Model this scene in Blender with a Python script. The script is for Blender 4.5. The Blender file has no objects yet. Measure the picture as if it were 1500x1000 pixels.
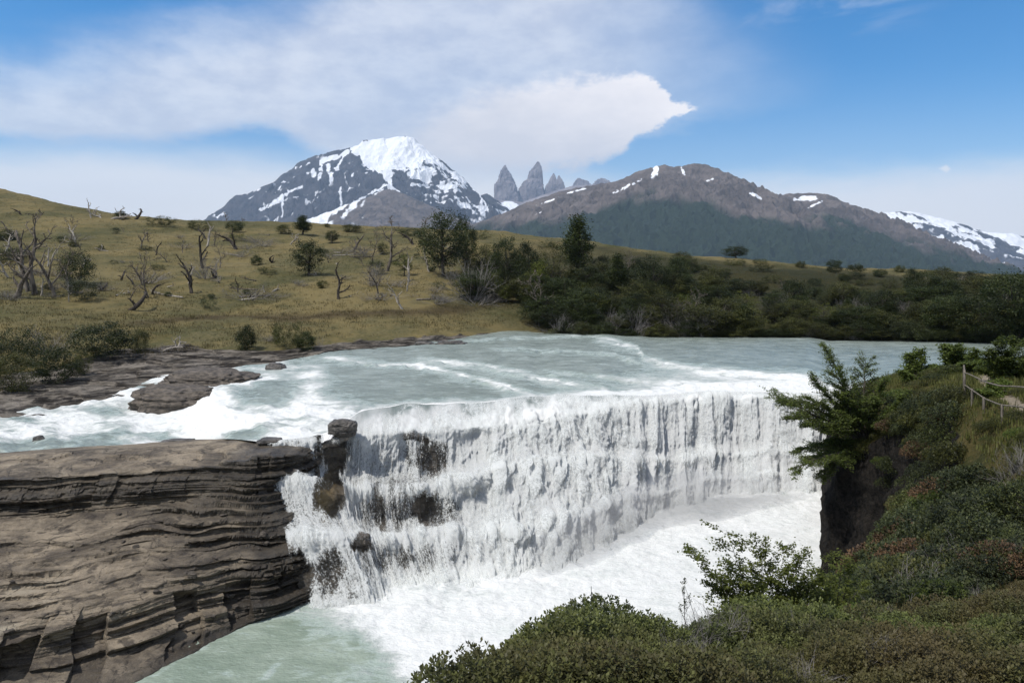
import bpy, math, random
import numpy as np
from math import radians, pi

F = 1083.0            # focal length in the units of the 1500 px wide survey photograph
HC = 16.0             # eye height above the plunge pool
HZ = 420.0            # horizon row
SC = bpy.context.scene
COL = SC.collection
SUN = np.array([-0.46, -0.24, 0.855]); SUN /= np.linalg.norm(SUN)

# ------------------------------------------------------------------ noise
_r = np.random.RandomState(7)
_PERM = np.concatenate([_r.permutation(256)] * 3).astype(np.int64)
_G = _r.normal(size=(256, 3)); _G /= np.linalg.norm(_G, axis=1)[:, None]

def noise(p, seed=0):
    p = np.asarray(p, float) + seed * 17.137
    i = np.floor(p).astype(np.int64); f = p - i
    w = f * f * f * (f * (f * 6 - 15) + 10)
    i &= 255
    out = 0
    for dx in (0, 1):
        wx = w[..., 0] if dx else 1 - w[..., 0]
        a = _PERM[i[..., 0] + dx]
        for dy in (0, 1):
            wy = w[..., 1] if dy else 1 - w[..., 1]
            b = _PERM[a + i[..., 1] + dy]
            for dz in (0, 1):
                wz = w[..., 2] if dz else 1 - w[..., 2]
                g = _G[_PERM[b + i[..., 2] + dz]]
                out = out + wx * wy * wz * (g[..., 0] * (f[..., 0] - dx) + g[..., 1] * (f[..., 1] - dy) + g[..., 2] * (f[..., 2] - dz))
    return out * 1.5

def fbm(p, o=4, seed=0, gain=.5, lac=2.03):
    p = np.asarray(p, float); a = 1.0; s = 0; n = 0
    for k in range(o):
        s = s + a * noise(p * lac ** k, seed + k); n += a; a *= gain
    return s / n

def ridged(p, o=4, seed=0, gain=.5, lac=2.1):
    p = np.asarray(p, float); a = 1.0; s = 0; n = 0
    for k in range(o):
        s = s + a * (1 - np.abs(noise(p * lac ** k, seed + k)) * 1.6); n += a; a *= gain
    return s / n

def sst(a, b, x):
    t = np.clip((x - a) / (b - a), 0, 1)
    return t * t * (3 - 2 * t)

def V3(x, y, z):
    return np.stack(np.broadcast_arrays(x, y, z), -1).astype(float)

# ------------------------------------------------------------------ meshes
def mesh_np(name, verts, faces, mat, smooth=True, attrs=None, uv=None):
    verts = np.asarray(verts, np.float32).reshape(-1, 3)
    faces = np.asarray(faces, np.int32)
    k = faces.shape[1]
    me = bpy.data.meshes.new(name)
    me.vertices.add(len(verts)); me.vertices.foreach_set('co', verts.ravel())
    me.loops.add(faces.size); me.loops.foreach_set('vertex_index', faces.ravel())
    me.polygons.add(len(faces))
    me.polygons.foreach_set('loop_start', np.arange(0, faces.size, k, dtype=np.int32))
    me.polygons.foreach_set('loop_total', np.full(len(faces), k, np.int32))
    me.polygons.foreach_set('use_smooth', np.full(len(faces), smooth, bool))
    for an, av in (attrs or {}).items():
        a = me.attributes.new(an, 'FLOAT', 'POINT')
        a.data.foreach_set('value', np.asarray(av, np.float32).ravel())
    if uv is not None:
        l = me.uv_layers.new(name='UVMap')
        l.data.foreach_set('uv', np.asarray(uv, np.float32).reshape(-1, 2)[faces.ravel()].ravel())
    me.update(calc_edges=True)
    if mat: me.materials.append(mat)
    return me

def link(name, me, parent=None, **props):
    o = bpy.data.objects.new(name, me); COL.objects.link(o)
    if parent is not None: o.parent = parent
    for k, v in props.items(): o[k] = v
    return o

def grid_faces(nc, nr, flip=False):
    a = (np.arange(nc - 1)[:, None] * nr + np.arange(nr - 1)[None]).ravel()
    q = np.stack([a, a + nr, a + nr + 1, a + 1], 1)
    return q[:, ::-1] if flip else q

def PXYZ(P):       # (px, Y, z) -> world
    return np.stack([(P[..., 0] - 750) / F * P[..., 1], P[..., 1], P[..., 2]], -1)

def YZ(py, z):     # distance of a point of height z seen at row py
    return (HC - z) * F / (py - HZ)

def ZY(py, Y):
    return HC - (py - HZ) / F * Y

def at(px, Y, z):
    return np.array([(px - 750) / F * Y, Y, z])

def gsm(A, sig, axis=0):
    r = max(1, int(sig * 3)); k = np.exp(-.5 * (np.arange(-r, r + 1) / sig) ** 2); k /= k.sum()
    A = np.moveaxis(A, axis, 0)
    P = np.concatenate([np.repeat(A[:1], r, 0), A, np.repeat(A[-1:], r, 0)], 0)
    out = sum(k[i] * P[i:i + len(A)] for i in range(2 * r + 1))
    return np.moveaxis(out, 0, axis)

def loft(keys, s, ss, nsub, sm_c=0, sm_r=0):
    """keys (C,K,3) at parameters s, resampled at ss and subdivided nsub times per segment"""
    keys = np.asarray(keys, float); C, K, _ = keys.shape
    A = np.empty((len(ss), K, 3))
    for k in range(K):
        for c in range(3):
            A[:, k, c] = np.interp(ss, s, keys[:, k, c])
    if sm_c: A = gsm(A, sm_c, 0)
    t = np.concatenate([np.arange(n) / n + i for i, n in enumerate(nsub)] + [[K - 1]])
    i = np.minimum(t.astype(int), K - 2); f = (t - i)[None, :, None]
    B = A[:, i] * (1 - f) + A[:, i + 1] * f
    if sm_r: B = gsm(B, sm_r, 1)
    return B, t

def normals(P):
    du = np.gradient(P, axis=0); dv = np.gradient(P, axis=1)
    n = np.cross(du, dv); n /= np.linalg.norm(n, axis=-1, keepdims=True) + 1e-9
    return n

class Fan:         # height look-up on a lofted ground
    def __init__(s, px, Y, Z): s.px, s.Y, s.Z = px, Y, Z
    def _c(s, px):
        i = int(np.clip(np.searchsorted(s.px, px) - 1, 0, len(s.px) - 2))
        return i, float(np.clip((px - s.px[i]) / (s.px[i + 1] - s.px[i]), 0, 1))
    def z(s, x, y):
        i, f = s._c(750 + F * x / y)
        return np.interp(y, s.Y[i], s.Z[i]) * (1 - f) + np.interp(y, s.Y[i + 1], s.Z[i + 1]) * f
    def hit(s, px, py):          # first ground point seen at this place
        i, f = s._c(px)
        Y = s.Y[i] * (1 - f) + s.Y[i + 1] * f; Z = s.Z[i] * (1 - f) + s.Z[i + 1] * f
        q = HZ + F * (HC - Z) / Y
        k = np.argmax(q <= py)
        if q[k] > py: k = len(Y) - 1
        if k == 0: k = 1
        t = np.clip((q[k - 1] - py) / (q[k - 1] - q[k] + 1e-9), 0, 1)
        y = Y[k - 1] * (1 - t) + Y[k] * t
        return np.array([(px - 750) / F * y, y, Z[k - 1] * (1 - t) + Z[k] * t])

# ------------------------------------------------------------------ node helpers
class E:
    def __init__(s, nt, o): s.nt, s.o = nt, o
    def _m(s, op, b=None, c=None, clamp=False):
        n = s.nt.nodes.new('ShaderNodeMath'); n.operation = op; n.use_clamp = clamp
        for i, v in enumerate((s, b, c)):
            if v is None: continue
            if isinstance(v, E): s.nt.links.new(v.o, n.inputs[i])
            else: n.inputs[i].default_value = v
        return E(s.nt, n.outputs[0])
    def __add__(s, b): return s._m('ADD', b)
    __radd__ = __add__
    def __mul__(s, b): return s._m('MULTIPLY', b)
    __rmul__ = __mul__
    def __sub__(s, b): return s._m('SUBTRACT', b)
    def __rsub__(s, b): return (s * -1.0) + b
    def __truediv__(s, b): return s._m('DIVIDE', b)
    def clamp(s): return s._m('ADD', 0.0, clamp=True)
    def pw(s, b): return s._m('POWER', b)
    def ab(s): return s._m('ABSOLUTE')
    def mx(s, b): return s._m('MAXIMUM', b)
    def mn(s, b): return s._m('MINIMUM', b)
    def ss(s, a, b):
        n = s.nt.nodes.new('ShaderNodeMapRange'); n.interpolation_type = 'SMOOTHSTEP'
        s.nt.links.new(s.o, n.inputs[0])
        if a > b: n.inputs[1].default_value, n.inputs[2].default_value, n.inputs[3].default_value, n.inputs[4].default_value = b, a, 1, 0
        else: n.inputs[1].default_value, n.inputs[2].default_value, n.inputs[3].default_value, n.inputs[4].default_value = a, b, 0, 1
        return E(s.nt, n.outputs[0])
    def curve(s, pts):
        xs = [p[0] for p in pts]; ys = [p[1] for p in pts]
        x0, x1 = min(xs), max(xs); y0, y1 = min(ys), max(ys)
        t = ((s - x0) / (x1 - x0))._m('ADD', 0.0, clamp=True)
        n = s.nt.nodes.new('ShaderNodeFloatCurve'); c = n.mapping.curves[0]
        q = sorted([((x - x0) / (x1 - x0), (y - y0) / (y1 - y0 + 1e-9)) for x, y in pts])
        c.points[0].location = q[0]; c.points[1].location = q[-1]
        for p in q[1:-1]: c.points.new(*p)
        n.mapping.update()
        s.nt.links.new(t.o, n.inputs['Value'])
        return E(s.nt, n.outputs[0]) * (y1 - y0 + 1e-9) + y0

class NT:
    def __init__(s, nt): s.nt = nt; nt.nodes.clear()
    def new(s, t, **kw):
        n = s.nt.nodes.new(t)
        for k, v in kw.items(): setattr(n, k, v)
        return n
    def lk(s, a, b): s.nt.links.new(a.o if isinstance(a, E) else a, b)
    def coord(s, which='Object'): return s.new('ShaderNodeTexCoord').outputs[which]
    def xyz(s, v):
        n = s.new('ShaderNodeSeparateXYZ'); s.lk(v, n.inputs[0]); return [E(s.nt, o) for o in n.outputs]
    def comb(s, x, y, z):
        n = s.new('ShaderNodeCombineXYZ')
        for i, v in enumerate((x, y, z)):
            if isinstance(v, E): s.lk(v, n.inputs[i])
            else: n.inputs[i].default_value = v
        return n.outputs[0]
    def attr(s, name): return E(s.nt, s.new('ShaderNodeAttribute', attribute_name=name).outputs['Fac'])
    def map(s, v, scale=(1, 1, 1), loc=(0, 0, 0)):
        n = s.new('ShaderNodeMapping'); s.lk(v, n.inputs[0]); n.inputs['Scale'].default_value = scale; n.inputs['Location'].default_value = loc
        return n.outputs[0]
    def noise(s, v, scale, det=4, rough=.55, dist=0):
        n = s.new('ShaderNodeTexNoise'); s.lk(v, n.inputs['Vector'])
        n.inputs['Scale'].default_value = scale; n.inputs['Detail'].default_value = det
        n.inputs['Roughness'].default_value = rough; n.inputs['Distortion'].default_value = dist
        return E(s.nt, n.outputs[0])
    def vor(s, v, scale, feature='F1'):
        n = s.new('ShaderNodeTexVoronoi', feature=feature); s.lk(v, n.inputs['Vector']); n.inputs['Scale'].default_value = scale
        return E(s.nt, n.outputs[0])
    def mix(s, f, a, b):
        n = s.new('ShaderNodeMix', data_type='RGBA')
        if isinstance(f, E): s.lk(f, n.inputs[0])
        else: n.inputs[0].default_value = f
        for v, i in ((a, 6), (b, 7)):
            if isinstance(v, (tuple, list)): n.inputs[i].default_value = (*v[:3], 1)
            else: s.lk(v, n.inputs[i])
        return n.outputs[2]
    def bump(s, h, strength=.5, dist=.1):
        n = s.new('ShaderNodeBump'); s.lk(h, n.inputs['Height']); n.inputs['Strength'].default_value = strength; n.inputs['Distance'].default_value = dist
        return n.outputs[0]
    def bsdf(s, col, rough=.8, normal=None, spec=.3):
        n = s.new('ShaderNodeBsdfPrincipled')
        for v, i in ((col, 'Base Color'), (rough, 'Roughness'), (spec, 'Specular IOR Level')):
            if isinstance(v, (tuple, list)): n.inputs[i].default_value = (*v[:3], 1)
            elif isinstance(v, (int, float)): n.inputs[i].default_value = v
            else: s.lk(v, n.inputs[i])
        if normal is not None: s.lk(normal, n.inputs['Normal'])
        return n.outputs[0]
    def mixsh(s, f, a, b):
        n = s.new('ShaderNodeMixShader')
        if isinstance(f, E): s.lk(f, n.inputs[0])
        else: n.inputs[0].default_value = f
        s.lk(a, n.inputs[1]); s.lk(b, n.inputs[2]); return n.outputs[0]
    def out(s, sh, sock='Surface'):
        n = s.new('ShaderNodeOutputMaterial'); s.lk(sh, n.inputs[sock])

def material(name):
    m = bpy.data.materials.new(name); m.use_nodes = True
    return m, NT(m.node_tree)
#@@MATERIALS
# ------------------------------------------------------------------ materials
def mat_foliage(name, dark, light, dry=None, trans=.3, patch=1.5):
    m, n = material(name)
    t = n.attr('tint')
    c = n.mix(t, dark, light)
    ri = E(n.nt, n.new('ShaderNodeObjectInfo').outputs['Random'])
    vm = n.new('ShaderNodeVectorMath', operation='SCALE'); n.lk(c, vm.inputs[0]); n.lk(ri * .6 + .7, vm.inputs['Scale']); c = vm.outputs[0]
    if dry:
        oi = n.new('ShaderNodeObjectInfo'); oi = E(n.nt, oi.outputs['Random'])
        nz = n.noise(n.coord(), patch, 3)
        c = n.mix(((nz * .9 + oi * .3).ss(.60, .88)), c, dry)
    a = n.bsdf(c, .55, spec=.25)
    tr = n.new('ShaderNodeBsdfTranslucent'); n.lk(c, tr.inputs[0])
    n.out(n.mixsh(trans, a, tr.outputs[0]))
    return m

def mat_bark(name, a, b, scale=6):
    m, n = material(name)
    co = n.coord()
    nz = n.noise(n.map(co, (1, 1, .25)), scale, 5, .65)
    n.out(n.bsdf(n.mix(nz.ss(.35, .65), a, b), .9, n.bump(nz, .6, .03), .1))
    return m

M_LEAF_DARK = mat_foliage('dark_beech_leaves', (.014, .022, .006), (.060, .076, .018))
M_LEAF_OLIVE = mat_foliage('olive_shrub_leaves', (.026, .031, .008), (.11, .112, .028))
M_LEAF_BRIGHT = mat_foliage('yellow_green_leaves', (.05, .066, .010), (.165, .175, .03))
M_LEAF_NEAR = mat_foliage('near_beech_leaves', (.036, .054, .012), (.15, .19, .04), trans=.45)
M_LEAF_SAPLING = mat_foliage('sunlit_beech_leaves', (.07, .092, .016), (.21, .24, .05), trans=.5)  # brighter copy of the beech leaves, backlight put into the colour
M_LEAF_DWARF = mat_foliage('dwarf_shrub_leaves', (.022, .030, .008), (.12, .138, .036), (.10, .078, .032), trans=.3, patch=.45)
M_LEAF_GREY = mat_foliage('grey_green_leaves', (.017, .024, .008), (.078, .090, .030), trans=.25)
M_LEAF_RUST = mat_foliage('rusty_dry_leaves', (.05, .028, .014), (.14, .085, .04), trans=.2)
M_GRASS = mat_foliage('golden_grass_blades', (.06, .05, .02), (.19, .15, .06), trans=.3)
M_GRASS_GREEN = mat_foliage('green_grass_blades', (.045, .05, .014), (.13, .13, .035), trans=.35)
M_BARK = mat_bark('dark_bark', (.03, .025, .02), (.10, .085, .07))
M_DEAD = mat_bark('weathered_dead_wood', (.05, .042, .035), (.21, .18, .15), 3)
M_PALE = mat_bark('bleached_dead_wood', (.20, .175, .15), (.42, .38, .33), 3)
M_CHAR = mat_bark('charred_dead_wood', (.015, .013, .012), (.09, .075, .062), 3)
M_GREYTWIG = mat_bark('grey_twigs', (.12, .11, .10), (.27, .25, .235), 5)
M_FENCE = mat_bark('grey_fence_wood', (.09, .078, .065), (.20, .175, .145), 8)

def mat_strata(name):
    """layered sedimentary rock; 'wet' = running water near it, 'ochre' = mineral stain"""
    m, n = material(name)
    co = n.coord()
    x, y, z = n.xyz(co)
    warp = n.noise(co, .12, 2) * 2.2 + n.noise(co, .8, 3) * .25
    v = n.comb(x * .10, y * .10, z + warp + x * .015)
    lay = n.noise(v, 2.3, 6, .72)
    lay2 = n.noise(v, 9, 3, .6)
    fine = n.noise(co, 6, 6, .75); grit = n.noise(co, 24, 5, .75)
    c = n.mix(lay.ss(.36, .66), (.062, .050, .039), (.31, .252, .18))
    c = n.mix(lay2.ss(.54, .66) * .75, c, (.028, .023, .02))
    c = n.mix((fine * .6 + n.noise(co, .5, 4) * .5).ss(.55, .8) * .55, c, (.055, .044, .034))
    c = n.mix((lay * .7 + n.noise(co, .35, 3) * .5).ss(.66, .82) * .8, c, (.38, .33, .25))
    wet = (n.attr('wet') + n.noise(co, .7, 4) * .7 - .35).clamp()
    c = n.mix(wet * .9, c, (.022, .019, .016))
    c = n.mix(grit.ss(.5, .68) * .55, c, (.04, .033, .027))
    c = n.mix(grit.ss(.46, .34) * .35, c, (.36, .31, .24))
    c = n.mix((n.attr('ochre') * 1.3 + (fine - .5) * 1.6).clamp() * .8, c, (.15, .105, .04))
    cr = n.vor(n.map(n.comb(x + warp * .2, y, z + warp * .3), (1, 1, 2.2)), .75, 'DISTANCE_TO_EDGE')
    c = n.mix(cr.ss(.035, .008) * fine.ss(.42, .6) * .85, c, (.022, .018, .015))
    h = lay * .6 + lay2 * .4 + fine * .4 + grit * .25
    n.out(n.bsdf(c, (wet * -.5 + .85), n.bump(h, .9, .12), .3))
    return m
M_ROCK = mat_strata('layered_rock')

def mat_boulder(name, a=(.03, .027, .025), b=(.13, .115, .10), spec=.4, rough=.5):
    m, n = material(name)
    co = n.coord()
    f = n.noise(co, 2.2, 6, .7)
    g = n.noise(n.map(co, (1, 1, 5)), 1.2, 4)
    n.out(n.bsdf(n.mix((f * .6 + g * .5).ss(.4, .7), a, b), rough, n.bump(f + g * .5, .8, .15), spec))
    return m
M_BOULDER = mat_boulder('wet_boulder_rock')
M_OUTCROP = mat_boulder('outcrop_rock', (.035, .03, .026), (.15, .125, .10), .25, .75)

def mat_terrain():
    m, n = material('dry_grass_hillside')
    co = n.coord()
    big = n.noise(co, .035, 5, .6); mid = n.noise(co, .25, 5, .65); fine = n.noise(co, 2.2, 5, .7)
    g = n.mix((big * .75 + mid * .5).ss(.5, .74), (.165, .130, .056), (.052, .055, .021))
    g = n.mix((fine * .6 + mid * .4 + n.noise(co, .09, 3) * .3).ss(.55, .85) * .7, g, (.195, .16, .083))
    g = n.mix((fine * .6 + n.noise(co, .7, 4) * .5).ss(.6, .78) * .8, g, (.045, .045, .016))
    g = n.mix(n.attr('scrub'), g, (.022, .024, .010))
    g = n.mix((n.attr('earth') + mid * .5 - .25).clamp() * .8, g, (.05, .036, .02))
    x, y, z = n.xyz(co)
    lay = n.noise(n.comb(x * .06, y * .06, z + n.noise(co, .1, 3) * 1.5), 4.5, 5, .7)
    r = n.mix(lay.ss(.38, .64), (.022, .019, .017), (.21, .185, .155))
    r = n.mix(fine.ss(.5, .7) * .5, r, (.05, .042, .035))
    rk = (n.attr('rock') + (mid - .5) * .9).ss(.35, .65)
    c = n.mix(rk, g, r)
    n.out(n.bsdf(c, .95, n.bump(fine + mid + lay * rk * 2, .8, .35), .1))
    return m
M_TERRAIN = mat_terrain()

def mat_bluff():
    m, n = material('bluff_soil_and_turf')
    co = n.coord()
    mid = n.noise(co, .7, 5, .6); fine = n.noise(co, 5, 6, .7)
    g = n.mix(mid.ss(.4, .65), (.085, .07, .024), (.04, .044, .014))
    g = n.mix(fine.ss(.5, .75) * .6, g, (.16, .125, .055))
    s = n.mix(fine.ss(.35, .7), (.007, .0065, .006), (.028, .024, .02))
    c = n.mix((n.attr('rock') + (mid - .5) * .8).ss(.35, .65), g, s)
    c = n.mix(n.attr('path'), c, (.27, .225, .165))
    n.out(n.bsdf(c, .95, n.bump(fine + mid, .9, .25), .1))
    return m
M_BLUFF = mat_bluff()

def mat_water(name, deep, pale, fscale):
    m, n = material(name)
    co = n.coord()
    foam = n.attr('foam')
    w = n.noise(co, .35, 3)
    flow = n.map(co, (1, 1.9, 1))
    a = n.noise(flow, fscale, 7, .7, .8); b = n.noise(flow, fscale * 4.5, 5, .75)
    ed = n.vor(n.map(co, (1, 1.6, 1)), fscale * 1.4)
    p = (foam * 1.55 + (a - .5) * 1.5 + (b - .5) * 1.0 + (ed - .4) * .25)
    f = p.ss(.40, 1.2)
    c = n.mix((w * .6 + a * .5).ss(.4, .75), deep, pale)
    c = n.mix(p.ss(.15, .5) * .5, c, (.42, .5, .47))
    big = n.noise(flow, .22, 5, .65, 1.2)
    c = n.mix(f, c, n.mix((b * .45 + a * .4 + big * .5 + foam * .25 - .15).ss(.35, .85), (.50, .545, .515), (.76, .765, .745)))
    h = n.noise(flow, 1.3, 4, .6) * .8 + n.noise(flow, 5, 4, .6) * .35 + f * (b * .9 + a * .5)
    n.out(n.bsdf(c, f * .5 + .26, n.bump(h, .7, .25), (f * -.2 + .28)))
    return m
M_RIVER = mat_water('glacial_river_water', (.165, .197, .172), (.29, .33, .298), .55)
M_POOL = mat_water('milky_pool_water', (.20, .25, .195), (.30, .35, .285), .42)

def mat_falls():
    m, n = material('falling_white_water')
    uv = n.coord('UV'); co = n.coord()
    cov = n.attr('cover'); lip = n.attr('lip')
    s1 = n.noise(n.map(uv, (1.0, .09, 1)), 2.1, 4, .65, .4)
    s2 = n.noise(n.map(uv, (1.0, .30, 1)), 6.5, 5, .75, .5)
    sp = n.noise(n.map(uv, (1, .65, 1)), 12, 5, .85)
    k = (s1 - .5) * .9 + (s2 - .5) * 1.3 + (sp - .5) * 2.6
    p = cov * 1.35 + k * .75
    alpha = p.ss(.42, .82)
    kk = (s1 - .5) * 1.0 + (s2 - .5) * 1.5 + (sp - .5) * 2.4
    shade = n.mix((kk * .55 + cov * .55 + .10).ss(.22, .92), (.74, .765, .755), (.95, .955, .945))
    c = n.mix(lip, shade, (.13, .19, .18))
    # spray scatters light evenly: its shading normal leans to the open sky
    va = n.new('ShaderNodeVectorMath', operation='MULTIPLY_ADD'); n.lk(n.bump(s1 * .3 + s2 * .5 + sp * .8, .35, .15), va.inputs[0])
    va.inputs[1].default_value = (.50, .50, .50); va.inputs[2].default_value = (-.22, -.10, .70)
    vn = n.new('ShaderNodeVectorMath', operation='NORMALIZE'); n.lk(va.outputs[0], vn.inputs[0])
    d = n.new('ShaderNodeBsdfDiffuse'); n.lk(c, d.inputs[0]); n.lk(vn.outputs[0], d.inputs['Normal']); d = d.outputs[0]
    tr = n.new('ShaderNodeBsdfTranslucent'); n.lk(c, tr.inputs[0])
    d = n.mixsh(.5, d, tr.outputs[0])
    t = n.new('ShaderNodeBsdfTransparent')
    n.out(n.mixsh((alpha + lip * .9).clamp(), t.outputs[0], d))
    return m
M_FALLS = mat_falls()

def mat_mountain(name, rock_a, rock_b, forest=(.016, .027, .017), scale=.004, lay_k=.35):
    m, n = material(name)
    co = n.coord()
    f = n.noise(co, scale, 6, .7)
    x, y, z = n.xyz(co)
    lay = n.noise(n.comb(x * .0005, y * .0005, z * .006 + f * 1.5), 3, 5, .7)
    c = n.mix((f * (1 - lay_k) + lay * lay_k).ss(.38, .62), rock_a, rock_b)
    c = n.mix((n.attr('forest') + (f - .5) * .7).ss(.22, .82), c, n.mix(f, forest, (forest[0] * 1.7, forest[1] * 1.6, forest[2] * 1.5)))
    sn = (n.attr('snow') + (f - .5) * .25).ss(.42, .55)
    c = n.mix(sn, c, (.86, .88, .92))
    n.out(n.bsdf(c, .9, n.bump(f + lay * lay_k, .5, 40), .1))
    return m
M_MT_SNOW = mat_mountain('dark_rock_and_snow', (.036, .04, .052), (.085, .083, .095), lay_k=.25)
M_MT_BROWN = mat_mountain('brown_scree_and_forest', (.078, .066, .060), (.165, .138, .125))
M_MT_SPIRE = mat_mountain('grey_granite', (.17, .15, .165), (.30, .27, .28), lay_k=.0)
#@@WORLD
# ------------------------------------------------------------------ sky, sun, camera
def build_world():
    w = bpy.data.worlds.new('World'); SC.world = w; w.use_nodes = True
    n = NT(w.node_tree); nt = n.nt
    sky = n.new('ShaderNodeTexSky', sky_type='NISHITA')
    sky.sun_disc = False
    sky.sun_elevation = math.asin(SUN[2]); sky.sun_rotation = math.atan2(SUN[0], SUN[1])
    sky.air_density = 1.0; sky.dust_density = .3; sky.ozone_density = 2.2; sky.altitude = 300
    d = n.coord('Generated')
    x, y, z = n.xyz(d)
    yy = y.mx(.08)
    wn = n.noise(d, 3.0, 6, .6)
    wf = n.noise(n.map(d, (1, 1, 2.2)), 14, 6, .62)
    wb = n.noise(n.map(d, (1, 1, 3)), 5, 5, .6)
    P = x / yy * F + 750.0            # bearing and height angle, in photograph units
    Q = 420.0 - z.mx(-.05) / yy * F
    P2 = P + (wb - .5) * 120.0
    Q2 = Q + (wb - .5) * 60.0
    front = y.ss(.05, .3)
    # low pale haze towards the horizon
    low = Q.ss(80.0, 400.0) * .30 + (Q2 - P2.curve([(-400, 212), (0, 208), (350, 220), (700, 228), (1000, 262), (1130, 252), (1300, 240), (1500, 228), (2000, 215)])).ss(-22.0, 50.0) * .74
    # broad high veil on the left and centre
    top = P.curve([(-600, 70), (0, 95), (200, 62), (420, 15), (640, -80), (900, -70), (1060, 20), (1180, 60), (1500, 90)])
    bot = P.curve([(-600, 200), (0, 196), (150, 206), (300, 198), (372, 186), (430, 205), (640, 245), (1000, 190), (1500, 120)])
    Q3 = Q + (wf - .5) * 50.0 + (wb - .5) * 70
    veil = (Q3 - top).ss(-70.0, 75.0) * (bot - Q3).ss(-12.0, 26.0) * P2.ss(1240.0, 780.0) * (wn * .5 + .62).clamp()
    # the lens-shaped cloud
    lt = P.curve([(480, 220), (600, 178), (660, 152), (750, 125), (850, 114), (940, 108), (968, 120), (985, 140), (1018, 157), (1040, 175)])
    lb = P.curve([(480, 232), (600, 262), (740, 262), (850, 248), (905, 230), (930, 210), (955, 192), (990, 178), (1018, 164), (1040, 150)])
    wk = n.noise(n.map(d, (1, 1, 1.4)), 40, 5, .62)
    Ql = Q + (wf - .5) * 40.0 + (wk - .5) * 38.0; Pl = P + (wf - .5) * 80.0 + (wk - .5) * 75.0
    edge = Pl.curve([(480, 60), (800, 22), (930, 9), (1040, 6)])
    lens = ((Ql - lt) / edge).ss(-.6, 1.0) * ((lb - Ql) / edge).ss(-.4, 1.2) * P.ss(470.0, 690.0)
    bright = ((P - 600) / 400.0 - (Ql - lt) / 150.0).ss(-.3, 1.0)
    # thin streaks on the top right
    st = n.noise(n.map(d, (1.0, 1.0, 4.5)), 5.5, 5, .6, .6)
    streak = st.ss(.5, .78) * Q.ss(150.0, -40.0) * P.ss(760.0, 1050.0) * P.ss(1420.0, 1230.0) * .5
    low2 = ((Q + (wf - .5) * 55) - P2.curve([(0, 285), (200, 278), (320, 300), (480, 330)])).ss(-14.0, 16.0) * P.ss(420.0, 180.0) * .4
    tiny = ((P - 1386).ab() / 10.0 + (Q - 247).ab() / 7.0 + (wf - .5) * 3).ss(1.2, .4) * .7
    # sky colour: clear blue, a little deeper than the clean-air model
    hs = n.new('ShaderNodeHueSaturation'); hs.inputs['Saturation'].default_value = SKY_SAT; hs.inputs['Value'].default_value = SKY_VAL
    n.lk(sky.outputs[0], hs.inputs['Color'])
    base = hs.outputs[0]
    K = 1 / SKY_STR
    def cc(r, g, b): return (r * K, g * K, b * K)
    c = n.mix((low * front).clamp(), base, cc(.95, .96, .99))
    c = n.mix((veil * front * .82).clamp(), c, n.mix(wf.ss(.3, .7), cc(.70, .735, .84), cc(.93, .945, .99)))
    c = n.mix((streak * front).clamp(), c, cc(.62, .68, .82))
    c = n.mix((low2 * front).clamp(), c, cc(.84, .86, .90))
    c = n.mix((lens * front * .96).clamp(), c, n.mix((bright + (wf - .5) * 1.2).clamp(), cc(.74, .76, .84), cc(1.05, 1.02, 1.04)))
    c = n.mix((tiny * front).clamp(), c, cc(1.0, 1.0, 1.02))
    # unseen neutral cloud added overhead and behind to whiten and lift ambient light
    high = ((1 - front) + Q.ss(-60.0, -420.0)).clamp()
    c = n.mix((wn.ss(.30, .62) * high * .85).clamp(), c, cc(.70, .70, .70))
    bg = n.new('ShaderNodeBackground'); n.lk(c, bg.inputs[0]); bg.inputs[1].default_value = SKY_STR
    o = n.new('ShaderNodeOutputWorld'); n.lk(bg.outputs[0], o.inputs[0])

SKY_STR, SKY_SAT, SKY_VAL = .1, 1.5, 1.42
build_world()
sl = bpy.data.lights.new('sun', 'SUN'); sl.energy = 3.7; sl.angle = radians(.53); sl.color = (1, .955, .89)
so = bpy.data.objects.new('sun', sl); COL.objects.link(so)
from mathutils import Vector
so.rotation_euler = Vector(SUN.tolist()).to_track_quat('Z', 'Y').to_euler(); so.location = (40, 0, 90)

cam = bpy.data.cameras.new('camera'); co_ = bpy.data.objects.new('camera', cam); COL.objects.link(co_)
co_.location = (0, 0, HC); co_.rotation_euler = (radians(90), 0, 0)
cam.sensor_width = 36; cam.lens = 36 * F / 1500; cam.shift_y = -(500 - HZ) / 1500
cam.clip_start = .1; cam.clip_end = 80000
SC.camera = co_
vs = SC.view_settings; vs.view_transform = 'Standard'; vs.look = 'None'; vs.exposure = .1; vs.gamma = 1
SC.render.engine = 'CYCLES'
cy = SC.cycles
cy.use_denoising = True; cy.max_bounces = 6; cy.diffuse_bounces = 3; cy.glossy_bounces = 2; cy.transparent_max_bounces = 12; cy.transmission_bounces = 3
cy.volume_bounces = 0; cy.use_adaptive_sampling = False; cy.sample_clamp_indirect = 4; cy.caustics_reflective = False
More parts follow.
